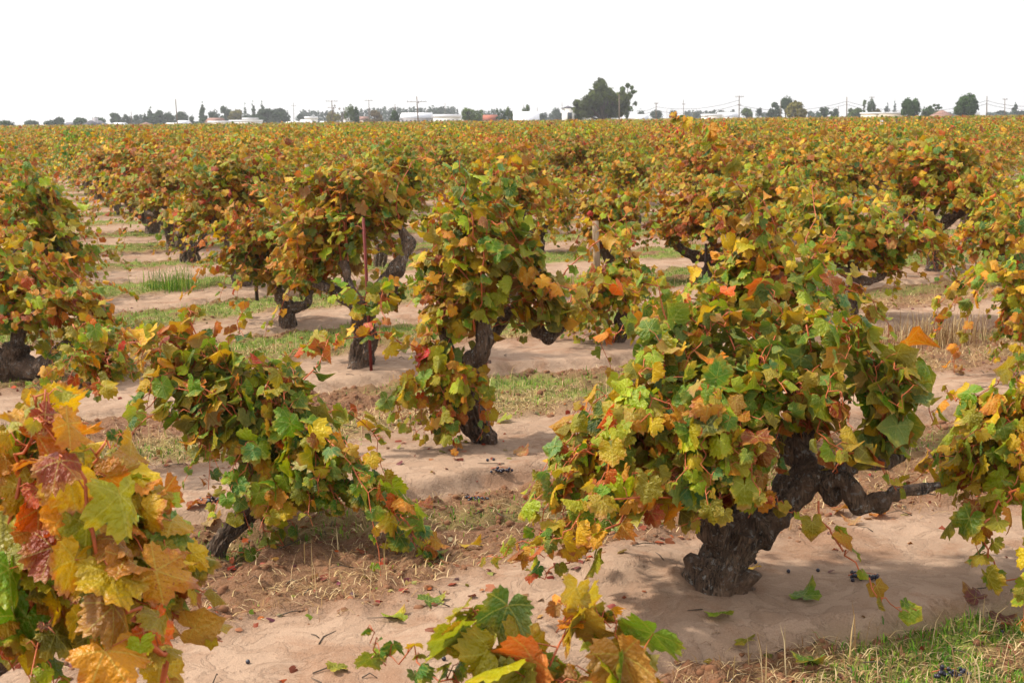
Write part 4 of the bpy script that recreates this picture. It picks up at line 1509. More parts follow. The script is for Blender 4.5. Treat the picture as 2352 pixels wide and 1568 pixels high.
# far vines: one mass, from the row behind the last single vine to the end of the field
def far_field():
    # the vine foliage alone, coarser with distance
    acc = Acc()
    rest = grid[N_IND:]
    mixes = ['mixed', 'autumn', 'autumn', 'gold', 'autumn', 'autumn', 'green', 'mixed']
    rg = random.Random(5)
    pools = {m: np.array([leaf_colour(rg, m) for _ in range(300)]) for m in set(mixes)}
    for y, x, j in rest:
        n = 150 if y < 100 else 90 if y < 140 else 46
        sz = .085 if y < 100 else .12 if y < 140 else .19
        mx = mixes[int((vnoise(np.array([x * .06]), np.array([y * .03]), seed=60)[0] + 1) * 4 + rg.random() * 2.5) % 8]
        c = NP.normal(0, 1, (n, 3))
        c /= np.linalg.norm(c, axis=1)[:, None]
        c *= NP.uniform(.55, 1.05, n)[:, None] * np.array([1.15, 1.15, .66]) * np.array([1, 1, rg.uniform(.8, 1.3)])
        c += np.array([x, y, 1.06])
        nrm = NP.normal(0, .6, (n, 3)) + np.array([0, -.15, .5])
        nrm /= np.linalg.norm(nrm, axis=1)[:, None]
        t = np.cross(nrm, NP.normal(0, 1, (n, 3)))
        t /= np.linalg.norm(t, axis=1)[:, None]
        b = np.cross(nrm, t)
        s = (sz * NP.uniform(.6, 1.3, n))[:, None]
        V = np.stack([c - t * s, c - b * s * .8, c + t * s, c + b * s * .8], 1).reshape(-1, 3)
        k = np.arange(n)[:, None] * 4
        T = np.concatenate([k + np.array([[0, 1, 2]]), k + np.array([[0, 2, 3]])])
        cc = pools[mx][NP.integers(0, 300, n)]
        g = min(.45, max(0, (y - 90) / 250))
        cc = (cc * (1 - g) + np.array(PAL['olive']) * g) * rg.uniform(.6, 1.05)
        acc.add(V, T, leafcol=np.repeat(cc, 4, 0), seed=np.zeros(4 * n))
    tag(link('far_vines', acc.mesh('far_vines', MAT_LEAF_FAR, False)), 'far vineyard rows merging into an olive and gold carpet under the skyline', kind='stuff')


far_field()
print('vines done', len(bpy.data.objects))
# ------------------------------------------------------------------ skyline: trees
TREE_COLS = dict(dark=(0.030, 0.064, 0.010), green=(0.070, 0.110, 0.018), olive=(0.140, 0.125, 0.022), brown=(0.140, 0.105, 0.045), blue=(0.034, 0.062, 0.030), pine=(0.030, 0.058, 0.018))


def leaf_cloud(blobs, n, size, colr, seed, var=.3):
    """small crossed leaf sprays spread through ellipsoid clumps; blobs = (centre, radii)"""
    rg = np.random.default_rng(seed)
    w = np.array([b[1][0] * b[1][1] * b[1][2] for b in blobs]) ** .66
    idx = rg.choice(len(blobs), n, p=w / w.sum())
    C = np.array([b[0] for b in blobs])[idx]
    R = np.array([b[1] for b in blobs])[idx]
    d = rg.normal(0, 1, (n, 3))
    d /= np.linalg.norm(d, axis=1)[:, None]
    c = C + d * R * (rg.uniform(0.3, 1.0, n) ** .6 * rg.choice([1, 1, 1, 1.18], n))[:, None]
    nrm = d + rg.normal(0, .5, (n, 3))
    nrm /= np.linalg.norm(nrm, axis=1)[:, None]
    t = np.cross(nrm, rg.normal(0, 1, (n, 3)))
    t /= np.linalg.norm(t, axis=1)[:, None]
    b = np.cross(nrm, t)
    s = (size * rg.uniform(.5, 1.3, n))[:, None]
    V = np.stack([c - t * s, c - b * s * .6, c + t * s, c + b * s * .6], 1).reshape(-1, 3)
    k = np.arange(n)[:, None] * 4
    T = np.concatenate([k + np.array([[0, 1, 2]]), k + np.array([[0, 2, 3]])])
    clump = rg.uniform(1 - var, 1 + var, len(blobs))[idx] * rg.uniform(.7, 1.3, n)
    cc = np.array(colr)[None] * clump[:, None]
    return V, T, np.repeat(cc, 4, 0)


def tree(x, ytop, w, Y, kind, c, label, name='tree', n=1400, seed=0, group='trees along the skyline', base=0.22, lean=0.0):
    rg = random.Random(seed + int(x))
    top = at(x, ytop, Y)
    X, H = top.x, top.z
    W = mpx(w, Y) / 2
    blobs = []
    hb = H * base
    if kind == 'dome':
        for i in range(9):
            a = rg.uniform(0, 6.28)
            r = W * rg.uniform(.2, .62)
            blobs.append(((r * math.cos(a), r * math.sin(a), hb + (H - hb) * rg.uniform(.45, .62)), (W * .42, W * .42, (H - hb) * rg.uniform(.30, .40))))
        blobs.append(((0, 0, hb + (H - hb) * .62), (W * .6, W * .6, (H - hb) * .40)))
    elif kind == 'round':
        for i in range(14):
            a, e = rg.uniform(0, 6.28), rg.uniform(-.5, 1.3)
            r = .58
            q = (W * r * math.cos(a) * math.cos(e) + lean * W * .3 * e, W * r * math.sin(a) * math.cos(e), hb + (H - hb) * (.48 + .34 * math.sin(e)))
            blobs.append((q, (W * rg.uniform(.32, .46), W * .4, (H - hb) * rg.uniform(.16, .24))))
    elif kind == 'conifer':
        k = 9
        for i in range(k):
            f = i / (k - 1)
            rr = W * (1 - f * .9) * rg.uniform(.75, 1.15)
            for _ in range(3 if f < .8 else 1):
                a = rg.uniform(0, 6.28)
                blobs.append(((math.cos(a) * rr * .4, math.sin(a) * rr * .4, hb * .5 + (H - hb * .5) * (.08 + f * .90)), (rr * .62, rr * .62, H * .065)))
    elif kind == 'sparse':
        for i in range(16):
            f = rg.uniform(.25, .97)
            blobs.append(((W * rg.uniform(-.75, .75) * (1.1 - abs(f - .6)), W * rg.uniform(-.5, .5), H * f), (W * rg.uniform(.16, .30), W * .25, H * rg.uniform(.04, .08))))
    else:
        for i in range(16):
            f = rg.uniform(0, 1)
            blobs.append(((W * rg.uniform(-.72, .72) * (1 - f * .5), W * rg.uniform(-.5, .5), hb + (H - hb) * (.18 + .68 * f)), (W * rg.uniform(.22, .40), W * .35, (H - hb) * rg.uniform(.12, .20))))
    root = empty(name, (X, Y, 0), label, 'tree', group)
    V, T, cc = leaf_cloud(blobs, n, max(.2, min(.6, W * .12)), TREE_COLS[c], seed + int(x) * 3)
    tag(link('crown', np_mesh('crown', V, T, None, {'leafcol': cc}, False, (MAT_TREE,)), root), kind='stuff')
    a = Acc()
    r = max(.12, W * .06)
    a.add(*tube([(0, 0, -.2), (rg.uniform(-.1, .1) * W, 0, H * .3), (rg.uniform(-.12, .12) * W, 0, H * .72)], [r * 1.4, r, r * .35], 7))
    for b in (blobs if kind == 'sparse' else blobs[:7]):
        p = np.array(b[0])
        a.add(*tube([(0, 0, H * .2), p * np.array([.5, .5, .75]) + np.array([0, 0, H * .06]), p], [r * .6, r * .4, r * .15], 5))
    link('trunk', a.mesh('trunk', MAT_TREEBARK), root)
    return root


def big_tree():
    """the great dark tree: many overlapping clumps with gaps"""
    Y = 285
    b = []
    for x, y, r in [(1345, 240, 22), (1335, 252, 18), (1370, 222, 26), (1378, 205, 18), (1392, 212, 22), (1402, 235, 28), (1420, 228, 20), (1360, 250, 24), (1385, 255, 24), (1412, 255, 24), (1380, 195, 9),
                    (1432, 245, 14), (1400, 222, 20), (1350, 228, 16), (1330, 240, 9), (1434, 228, 8), (1428, 258, 14), (1365, 238, 20), (1340, 262, 12), (1402, 262, 18)]:
        p = at(x, y, Y)
        R = mpx(r, Y) * .80
        p0 = at(1385, 268, Y)
        b.append(((p.x - p0.x, RND.uniform(-3, 3), p.z), (R, R * 1.1, R * .85)))
    first = list(b)
    for _ in range(40):                  # small tufts that break up the outline
        q = RND.choice(first)
        a = RND.uniform(-.4, 3.5)
        R = RND.uniform(.5, .95)
        b.append(((q[0][0] + math.cos(a) * q[1][0] * .85, q[0][1] - R, max(1.2, q[0][2] + math.sin(a) * q[1][2] * .85)), (R, R, R)))
    root = empty('broadleaf_tree', (at(1385, 268, Y).x, Y, 0), 'great dark spreading tree beside the white tower house, tallest mass on the skyline', 'tree', 'trees along the skyline')
    V, T, cc = leaf_cloud(b, 7000, .42, (0.066, 0.086, 0.016), 77, .6)
    tag(link('crown', np_mesh('crown', V, T, None, {'leafcol': cc}, False, (MAT_TREE,)), root), kind='stuff')
    a = Acc()
    a.add(*tube([(0, 0, -.2), (.4, 0, 2.5), (-.3, 0, 5)], [.7, .5, .3], 9))
    for q in b[::2]:
        p = np.array(q[0])
        a.add(*tube([(0, 0, 1.6), p * np.array([.5, .5, .7]), p], [.3, .2, .08], 5))
    link('trunk', a.mesh('trunk', MAT_TREEBARK), root)


big_tree()
T_ = [
    (1442, 187, 44, 290, 'sparse', 'green', 'tall sparse see-through tree against the right flank of the great dark tree', 900, .1),
    (8, 277, 46, 330, 'dome', 'pine', 'dark dome-shaped tree at the very edge of the skyline', 900, .1),
    (68, 277, 33, 420, 'dome', 'pine', 'mushroom-shaped clipped tree above a white shed', 900, .35),
    (116, 276, 30, 420, 'dome', 'pine', 'flat dome tree touching the grey hipped house', 600, .2),
    (136, 270, 26, 400, 'round', 'pine', 'round tree in front of the grey hipped house', 800, .1),
    (184, 269, 28, 420, 'round', 'dark', 'ragged round tree left of the chimney house', 800, .15),
    (228, 270, 32, 420, 'dome', 'pine', 'smooth dome tree on the right side of the chimney house', 900, .2),
    (264, 259, 32, 480, 'irregular', 'pine', 'pointed bushy tree behind the small white shed', 800, .1),
    (290, 261, 26, 500, 'irregular', 'pine', 'dark hazy tree right of the small white shed', 700, .1),
    (312, 264, 20, 500, 'round', 'pine', 'small round tree left of the tall dark clump', 500, .1),
    (332, 259, 22, 480, 'conifer', 'pine', 'short conifer at the left of the tall dark clump', 600, .1),
    (345, 247, 26, 480, 'conifer', 'dark', 'tallest dark conifer of the clump left of the leaning pole', 900, .05),
    (365, 253, 34, 480, 'irregular', 'pine', 'broad dark tree in the clump left of the leaning pole', 900, .05),
    (384, 254, 24, 490, 'irregular', 'pine', 'dark tree just left of the leaning bare pole', 700, .05),
    (398, 260, 16, 500, 'irregular', 'blue', 'small hazy tree touching the leaning bare pole', 400, .05),
    (416, 256, 28, 500, 'round', 'pine', 'round hazy tree right of the leaning bare pole', 700, .1),
    (440, 262, 22, 480, 'conifer', 'dark', 'short conifer left of the lone pointed conifer', 500, .05),
    (465, 236, 28, 460, 'conifer', 'dark', 'lone sharply pointed conifer above the gabled house', 1000, .05),
    (489, 250, 22, 480, 'round', 'pine', 'round tree above the gabled house, beside the pointed conifer', 600, .15),
    (518, 244, 32, 500, 'irregular', 'pine', 'bushy tree behind the long white sheds', 900, .05),
    (540, 250, 36, 470, 'irregular', 'olive', 'olive-tinted tree in the middle behind the long white sheds', 900, .05),
    (562, 237, 16, 500, 'conifer', 'dark', 'narrow conifer left of the twin tall conifers', 500, .05),
    (580, 232, 20, 500, 'conifer', 'dark', 'left one of the twin tall conifers', 700, .05),
    (601, 234, 26, 500, 'conifer', 'dark', 'thicker right one of the twin tall conifers', 800, .05),
    (612, 250, 46, 460, 'round', 'pine', 'big rounded tree under the twin tall conifers', 1200, .02),
    (641, 249, 42, 470, 'round', 'pine', 'big rounded hazy tree sloping down towards the white cars', 1200, .02),
    (688, 263, 20, 520, 'round', 'blue', 'small hazy round tree right of the thin pole', 400, .1),
    (765, 238, 10, 520, 'sparse', 'brown', 'thin hazy spire of a tree behind the double-armed pole', 300, .1),
    (785, 245, 16, 520, 'sparse', 'brown', 'wispy tree between double-armed pole and two-topped tree', 300, .1),
    (766, 258, 36, 420, 'irregular', 'olive', 'low brownish shrubby tree at the foot of the double-armed pole', 700, .05),
    (803, 240, 24, 330, 'round', 'green', 'left half of the two-topped dark tree', 900, .02),
    (817, 241, 17, 330, 'irregular', 'dark', 'right, narrower half of the two-topped dark tree', 700, .02),
    (858, 252, 46, 360, 'irregular', 'brown', 'brown bare-twigged bush round the plain pole', 900, .02),
    (906, 252, 22, 320, 'round', 'dark', 'small dark round bush by the white warehouse', 800, .02),
    (1078, 248, 38, 330, 'irregular', 'green', 'green bushy tree right of the white warehouse', 1000, .02),
    (1101, 250, 32, 350, 'irregular', 'green', 'lower olive bush left of the red-roofed shack', 800, .02),
    (1150, 250, 24, 330, 'sparse', 'dark', 'ragged tree right of the red-roofed shack', 700, .02),
    (1170, 246, 22, 320, 'irregular', 'green', 'green tree against the left end of the white-roofed barn', 700, .02),
    (1209, 241, 24, 330, 'irregular', 'green', 'spiky treetop showing over the white-roofed barn', 500, .2),
    (1277, 247, 26, 560, 'dome', 'blue', 'hazy dome tree left of the white tower house', 700, .2),
    (1282, 257, 30, 540, 'dome', 'blue', 'lower hazy dome tree in front of the taller one by the tower house', 500, .15),
    (1243, 259, 20, 500, 'round', 'blue', 'low hazy tree just right of the white-roofed barn', 400, .1),
    (1330, 240, 22, 300, 'irregular', 'dark', 'small dark tree between the tower house and the great tree', 700, .1),
    (1473, 251, 18, 520, 'dome', 'blue', 'small dome tree right of the sparse tall tree', 500, .1),
    (1508, 252, 30, 520, 'dome', 'blue', 'clipped dome tree under the first wire pole', 700, .1),
    (1546, 251, 22, 540, 'dome', 'blue', 'clipped dome tree left of the thin plain pole', 500, .1),
    (1600, 253, 16, 620, 'dome', 'blue', 'faint dome tree right of the thin plain pole', 300, .1),
    (1715, 247, 32, 460, 'round', 'green', 'rounded green tree right of the tee-topped pole', 800, .05),
    (1744, 248, 20, 480, 'round', 'pine', 'small round tree right of the rounded green tree', 500, .1),
    (1782, 235, 38, 430, 'irregular', 'pine', 'grey-green tree left of the flat-topped pine', 900, .05),
    (1805, 222, 32, 420, 'dome', 'dark', 'tall flat-topped pine behind the olive-brown tree', 900, .4),
    (1830, 233, 50, 320, 'round', 'olive', 'olive-brown bushy tree standing before the flat-topped pine', 1500, .02),
    (1893, 246, 36, 430, 'irregular', 'pine', 'grey-green tree at the left end of the low tree belt', 800, .02),
    (1915, 247, 28, 430, 'irregular', 'pine', 'second tree of the low tree belt left of the wire pole', 600, .02),
    (1965, 246, 40, 430, 'irregular', 'green', 'tree of the low belt right of the mid wire pole', 900, .02),
    (1984, 230, 14, 450, 'sparse', 'green', 'thin spire rising from the low belt', 350, .1),
    (2002, 226, 19, 380, 'round', 'dark', 'narrow dark tree on top of the low belt', 800, .25),
    (2015, 250, 34, 430, 'irregular', 'olive', 'low olive tree left of the cream barn', 700, .02),
    (2038, 238, 22, 620, 'conifer', 'blue', 'faint hazy conifer behind the cream barn', 500, .05),
    (2056, 229, 14, 620, 'conifer', 'blue', 'taller faint conifer behind the cream barn', 450, .05),
    (2091, 224, 45, 300, 'round', 'dark', 'dark round tree at the right end of the cream barn', 2400, .08),
    (2130, 245, 36, 340, 'dome', 'dark', 'low flat-topped cedar right of the dark round tree', 800, .25),
    (2150, 235, 30, 345, 'sparse', 'dark', 'layered cedar left of the brown-roofed house', 800, .2),
    (2158, 250, 32, 330, 'irregular', 'green', 'dense green bush beside the brown-roofed house', 800, .02),
    (2222, 217, 54, 290, 'round', 'dark', 'dark leaning crown of a round tree right of the brown-roofed house', 3000, .14),
    (2302, 255, 36, 620, 'irregular', 'blue', 'low hazy trees below the last thin pole', 500, .02),
    (2333, 236, 26, 600, 'conifer', 'blue', 'broad hazy conifer near the last thin pole', 800, .05),
    (2350, 254, 22, 600, 'round', 'blue', 'hazy round tree cut by the frame edge', 400, .05)]
for i, (x, yt, w, Y, kd, c, lab, n, base) in enumerate(T_):
    w = w * (1.45 if kd == 'conifer' else 1.22 if x < 1260 else 1.08)
    n = n * 1.3
    tree(x, yt, w, Y, kd, c, lab, 'conifer' if kd == 'conifer' else 'broadleaf_tree', int(n * (1.0 if Y < 380 else 1.5)), i, base=base, lean=.8 if 'leaning crown' in lab else 0)


def far_woods():
    bl = []
    rg = random.Random(3)
    for x0, x1, yt, Y, st in [(690, 830, 258, 750, 5), (830, 1050, 252, 780, 5), (985, 1045, 250, 760, 4), (1100, 1180, 256, 760, 8), (1575, 1690, 257, 800, 7), (1860, 1900, 258, 700, 9), (2180, 2240, 260, 900, 8),
                           (1240, 1300, 263, 800, 9), (1755, 1790, 259, 800, 9), (300, 420, 268, 700, 10), (500, 600, 266, 700, 10), (2270, 2352, 262, 900, 9)]:
        x = x0
        while x < x1:
            p = at(x, yt + rg.uniform(-3, 4), Y + rg.uniform(-20, 20))
            h = max(p.z, 3)
            w = mpx(st, Y) * .8
            for f in (.25, .5, .75, .95):
                bl.append(((p.x, p.y, h * f), (w * (1.1 - f * .6), w, h * .17)))
            x += st * rg.uniform(.6, 1.2)
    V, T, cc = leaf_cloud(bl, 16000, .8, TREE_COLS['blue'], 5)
    me = np_mesh('far_woods', V, T, None, {'leafcol': cc}, False, (MAT_TREE,))
    tag(link('far_woods', me), 'faint blue-grey line of far trees behind the buildings', kind='stuff')


far_woods()

# ------------------------------------------------------------------ skyline: buildings
def building(x0, x1, ytop, Y, depth, wall, roofm, label, name='house', roof='gable', wallf=.6, door=True, cat='building', windows=3):
    p0, p1 = at(x0, 270, Y), at(x1, 270, Y)
    H = at((x0 + x1) / 2, ytop, Y).z
    W = p1.x - p0.x
    root = empty(name, ((p0.x + p1.x) / 2, Y, 0), label, cat, 'buildings along the skyline')
    h = H * wallf
    V, T = box(-W / 2, W / 2, 0, depth, -.1, h)
    link('wall', np_mesh('wall', V, T, None, None, False, (wall,)), root)
    e = .4
    if roof == 'gable':
        V = np.array([(-W / 2 - e, -e, h), (W / 2 + e, -e, h), (W / 2 + e, depth + e, h), (-W / 2 - e, depth + e, h), (-W / 2 - e, depth / 2, H), (W / 2 + e, depth / 2, H)])
        T = np.array([(0, 1, 5), (0, 5, 4), (2, 3, 4), (2, 4, 5), (0, 4, 3), (1, 2, 5), (0, 3, 2), (0, 2, 1)])
    elif roof == 'gable_front':
        V = np.array([(-W / 2 - e, -e, h), (W / 2 + e, -e, h), (W / 2 + e, depth + e, h), (-W / 2 - e, depth + e, h), (0, -e, H), (0, depth + e, H)])
        T = np.array([(0, 1, 4), (2, 3, 5), (0, 4, 5), (0, 5, 3), (1, 2, 5), (1, 5, 4), (0, 3, 2), (0, 2, 1)])
    elif roof == 'hip':
        q = min(W, depth) * .45
        V = np.array([(-W / 2 - e, -e, h), (W / 2 + e, -e, h), (W / 2 + e, depth + e, h), (-W / 2 - e, depth + e, h), (-W / 2 + q, depth / 2, H), (W / 2 - q, depth / 2, H)])
        T = np.array([(0, 1, 5), (0, 5, 4), (2, 3, 4), (2, 4, 5), (0, 4, 3), (1, 2, 5), (0, 3, 2), (0, 2, 1)])
    else:
        V, T = box(-W / 2 - .2, W / 2 + .2, -.3, depth + .3, h, H)
    link('roof', np_mesh('roof', V + np.array([0, 0, .01]), T, None, None, False, (roofm,)), root)
    for i in range(windows):
        cxx = -W / 2 + W * (i + .6) / windows
        ww = min(.6, W / windows * .2)
        V, T = box(cxx - ww, cxx + ww, -.05, .03, h * .42, h * .78)
        link('window', np_mesh('window', V, T, None, None, False, (MAT_GLASS,)), root)
    return root


building(0, 34, 289, 420, 9, MAT_WHITE, MAT_WHITEROOF, 'long low white shed under the dome tree at the edge', 'shed', 'flat', .8)
building(55, 90, 289, 400, 8, MAT_WHITE, MAT_WHITEROOF, 'low white shed under the mushroom-shaped tree', 'shed', 'flat', .8)
building(92, 122, 283, 430, 12, MAT_GREYWALL, MAT_DARKROOF, 'grey hipped-roof house left of the round tree', 'house', 'hip', .5)
building(144, 172, 281, 440, 10, MAT_CREAM, MAT_DARKROOF, 'pale house half hidden behind the round tree', 'house', 'gable', .5)
hs = building(184, 228, 277, 400, 10, MAT_GREYWALL, MAT_DARKROOF, 'grey gabled house with a tall square chimney', 'house', 'gable_front', .42)
q = at(208, 270, 400)
V, T = box(-.7, .7, 2, 3.4, 0, at(208, 271, 400).z)
c_ = link('chimney', np_mesh('chimney', V + np.array([q.x - hs.location.x + .5, 0, 0]), T, None, None, False, (MAT_GREYWALL,)), hs)
building(244, 256, 286, 400, 6, MAT_WHITE, MAT_WHITEROOF, 'tiny low white shed beside the small white shed', 'shed', 'flat', .7, windows=1)
building(255, 276, 282, 400, 8, MAT_WHITE, MAT_WHITEROOF, 'small bright white shed right of the smooth dome tree', 'shed', 'gable', .6, windows=1)
building(317, 335, 281, 450, 9, MAT_GREYWALL, MAT_BROWNROOF, 'small brown-roofed house under the short conifer', 'house', 'hip', .5)
building(404, 424, 277, 430, 8, MAT_WHITE, MAT_WHITEROOF, 'small white shed at the foot of the round hazy tree', 'shed', 'gable', .6, windows=1)
building(471, 500, 271, 440, 12, MAT_CREAM, MAT_BROWNROOF, 'brown-roofed gabled house under the lone pointed conifer', 'house', 'gable', .55)
building(478, 525, 278, 415, 9, MAT_WHITE, MAT_WHITEROOF, 'long low white shed before the gabled house', 'shed', 'flat', .75, windows=5)
building(527, 590, 276, 420, 9, MAT_WHITE, MAT_WHITEROOF, 'longest low white shed under the olive-tinted tree', 'shed', 'flat', .75, windows=6)
building(557, 582, 271, 445, 8, MAT_WHITE, MAT_WHITEROOF, 'raised white shed behind the longest low shed', 'shed', 'flat', .8, windows=2)
building(700, 722, 268, 600, 10, MAT_WHITE, MAT_WHITEROOF, 'hazy white building left of the double-armed pole', 'shed', 'flat', .7)
building(780, 800, 269, 560, 10, MAT_WHITE, MAT_WHITEROOF, 'hazy white building left of the two-topped tree', 'shed', 'flat', .7, windows=2)
building(824, 840, 268, 520, 10, MAT_CREAM, MAT_BROWNROOF, 'little brown-roofed house right of the two-topped tree', 'house', 'gable', .6, windows=2)
building(919, 985, 259, 400, 22, MAT_GREYWALL, MAT_WHITEROOF, 'wide pale warehouse behind the tallest crossarm pole', 'warehouse', 'gable', .62, windows=7)
building(988, 1054, 263, 430, 18, MAT_WHITE, MAT_WHITEROOF, 'lower white warehouse right of the tallest crossarm pole', 'warehouse', 'flat', .7, windows=7)
building(1112, 1139, 264, 330, 8, MAT_CREAM, MAT_REDROOF, 'small shack with a rust-red roof', 'shack', 'gable', .5, windows=2)
building(1183, 1236, 256, 300, 16, MAT_WHITE, MAT_WHITEROOF, 'white barn with a broad pale sloping metal roof', 'barn', 'gable', .18, windows=0)
tw = building(1293, 1319, 249, 300, 5.5, MAT_WHITE, MAT_DARKROOF, 'white square tower house with a dark pyramid roof beside the great tree', 'tower_house', 'flat', .995, windows=1)
for o in list(tw.children):
    if o.name.startswith('roof'):
        W = mpx(26, 300)
        H = at(1306, 249, 300).z
        H2 = at(1306, 243, 300).z
        V = np.array([(-W / 2 - .3, -.3, H), (W / 2 + .3, -.3, H), (W / 2 + .3, 5.8, H), (-W / 2 - .3, 5.8, H), (0, 2.7, H2)])
        o.data = np_mesh('roof', V, np.array([(0, 1, 4), (1, 2, 4), (2, 3, 4), (3, 0, 4), (0, 3, 2), (0, 2, 1)]), None, None, False, (MAT_DARKROOF,))
building(1320, 1340, 249, 305, 10, MAT_WHITE, MAT_DARKROOF, 'dark-roofed wing joined to the white tower house', 'house', 'gable', .45, windows=2)
building(1340, 1367, 259, 300, 8, MAT_WHITE, MAT_DARKROOF, 'low white lean-to under the great dark tree', 'shed', 'gable', .7, windows=3)
building(1466, 1488, 263, 380, 8, MAT_WHITE, MAT_WHITEROOF, 'little white house right of the sparse tall tree', 'house', 'gable', .5, windows=2)
building(1621, 1658, 262, 520, 12, MAT_WHITE, MAT_WHITEROOF, 'low hazy white building left of the tee-topped pole', 'shed', 'flat', .7)
building(1656, 1696, 258, 540, 12, MAT_WHITE, MAT_WHITEROOF, 'gabled hazy white building at the foot of the tee-topped pole', 'shed', 'gable', .5)
building(2011, 2078, 258, 330, 14, MAT_CREAM, MAT_WHITEROOF, 'long cream barn with a nearly flat white roof', 'barn', 'flat', .86, windows=0)
building(2128, 2160, 263, 350, 9, MAT_CREAM, MAT_BROWNROOF, 'low brown-roofed house right of the dark round tree', 'house', 'hip', .5, windows=2)
building(2156, 2208, 253, 310, 12, MAT_CREAM, MAT_BROWNROOF, 'brown hip-roofed house left of the leaning round tree', 'house', 'hip', .25, windows=2)
building(2232, 2247, 258, 330, 8, MAT_WHITE, MAT_WHITEROOF, 'small pale shed peeping out under the leaning round tree', 'shed', 'flat', .7, windows=1)


def parked(x, Y, lab, w=4.4, h=1.5, mat=None):
    p = at(x, 270, Y)
    root = empty('parked_car', (p.x, Y, 0.4), lab, 'car', 'vehicles along the far road')
    mat = mat or MAT_WHITE
    prof = [(-w / 2, .3), (-w / 2, .85), (-w * .32, .95), (-w * .2, h), (w * .22, h), (w * .36, .95), (w / 2, .85), (w / 2, .3)]
    V = np.array([(a, 0, b) for a, b in prof] + [(a, 1.7, b) for a, b in prof])
    n = len(prof)
    T = [(0, i, i + 1) for i in range(1, n - 1)] + [(n, n + i + 1, n + i) for i in range(1, n - 1)]
    for i in range(n):
        j = (i + 1) % n
        T += [(i, n + i, n + j), (i, n + j, j)]
    link('body', np_mesh('body', V, np.array(T), None, None, False, (mat,)), root)
    for s in (-1, 1):
        V, T = tube([(s * w * .3, -.05, .32), (s * w * .3, .15, .32)], [.33, .33], 12)
        link('wheel', np_mesh('wheel', V, T, None, None, False, (MAT_DARKSTEEL,)), root)


for x, lab in [(388, 'first of the small white cars near the leaning pole'), (396, 'second small white car near the leaning pole'), (664, 'white car left of the far bus-like van'),
               (684, 'white car in the middle of the far road gap'), (742, 'white car by the double-armed pole')]:
    parked(x, 430, lab, h=1.6)
parked(700, 430, 'long white van on the far road left of the double-armed pole', 6.5, 2.2)

# ------------------------------------------------------------------ skyline: poles and wires
def pole(x, ytop, Y, lab, arms=(), r=.16, lean=0.0, name='utility_pole'):
    r *= .72
    p = at(x, ytop, Y)
    base = at(x + lean, 272, Y)
    root = empty(name, (base.x, Y, 0), lab, 'pole', 'utility poles along the skyline')
    dx = p.x - base.x
    link('shaft', np_mesh('shaft', *tube([(0, 0, -.3), (dx * .5, 0, p.z * .5), (dx, 0, p.z)], [r * 1.15, r, r * .75], 8), None, None, True, (MAT_POLE,)), root)
    for dz, hw in arms:
        z = p.z - dz
        V, T = box(dx - hw, dx + hw, -.32, -.18, z - .05, z + .05)
        a = link('crossarm', np_mesh('crossarm', V, T, None, None, False, (MAT_POLE,)), root)
        for s in (-.9, -.5, .5, .9):
            V, T = tube([(dx + s * hw, -.25, z + .08), (dx + s * hw, -.25, z + .30)], [.06, .05], 6)
            link('insulator', np_mesh('insulator', V, T, None, None, False, (MAT_GREYWALL,)), a)
    return root, Vector((p.x, Y, p.z))


pole(403, 228, 260, 'tall bare pole leaning slightly, right of the dark clump', (), .15, 4.5)
pole(301, 255, 420, 'faint short pole in front of the hazy trees', (), .12, .5)
pole(674, 236, 480, 'faint thin pole above the white cars', ((1.2, 1.0),), .14, 1)
r_, _ = pole(762, 231, 330, 'double-armed utility pole left of the two-topped tree', ((.2, 1.5), (1.8, 1.0), (3.2, .8)), .17, 1.5)
pole(847, 230, 350, 'plain pole with one small crossarm in the brown bush', ((.2, 1.0),), .15, 1)
pole(907, 239, 320, 'short pole in front of the dark round bush', (), .13, .5)
r_, _ = pole(957, 222, 280, 'tallest pole with a wide crossarm and transformer, before the pale warehouse', ((1.1, 2.1),), .19, 4)
V, T = tube([(-.05, -.35, at(957, 238, 280).z), (-.05, -.35, at(957, 232, 280).z)], [.26, .26], 10)
link('transformer', np_mesh('transformer', V, T, None, None, True, (MAT_GREYWALL,)), r_)
pole(981, 251, 420, 'short thin pole right of the tallest crossarm pole', (), .1, 0)
pole(1022, 236, 480, 'faint thin pole above the lower white warehouse', (), .12, .5)
pole(1202, 240, 420, 'faint pole over the white-roofed barn', (), .1, 0)
pole(1234, 247, 420, 'short faint pole right of the white-roofed barn', (), .12, 0)
pole(1291, 235, 430, 'faint pole just left of the white tower house', (), .12, 0)
pole(1422, 217, 275, 'pale pole standing in front of the great dark tree', (), .17, 1)
_, w1 = pole(1507, 236, 330, 'wire pole above the clipped dome tree', ((.3, .5),), .16, 0)
pole(1532, 250, 500, 'very short faint pole between the dome trees', (), .1, 0)
pole(1570, 229, 400, 'thin plain pole left of the low hazy buildings', ((1.4, .5),), .13, 0)
pole(1594, 248, 500, 'short faint pole right of the thin plain pole', (), .1, 0)
pole(1661, 249, 500, 'short faint pole over the gabled hazy building', (), .1, 0)
_, w2 = pole(1698, 220, 310, 'tee-topped wire pole right of the low white buildings', ((.3, 1.0), (7.6 * .29, .4)), .17, 0)
pole(1793, 232, 330, 'pale pole in front of the grey-green tree', (), .12, 0)
pole(1926, 243, 430, 'faint pole in the low tree belt', (), .1, 0)
_, w3 = pole(1945, 223, 310, 'wire pole at the low tree belt', (), .16, 0)
pole(2002, 222, 385, 'pole with a small crossarm behind the narrow dark tree', ((.3, .7),), .12, 0)
_, w4 = pole(2267, 221, 300, 'wire pole right of the leaning round tree', (), .16, -.5)
pole(2308, 227, 340, 'last thin tee-topped pole before the hazy conifer', ((.2, .6),), .14, 0)
w0 = at(1462, 246, 330)
w5 = at(2420, 226, 300)


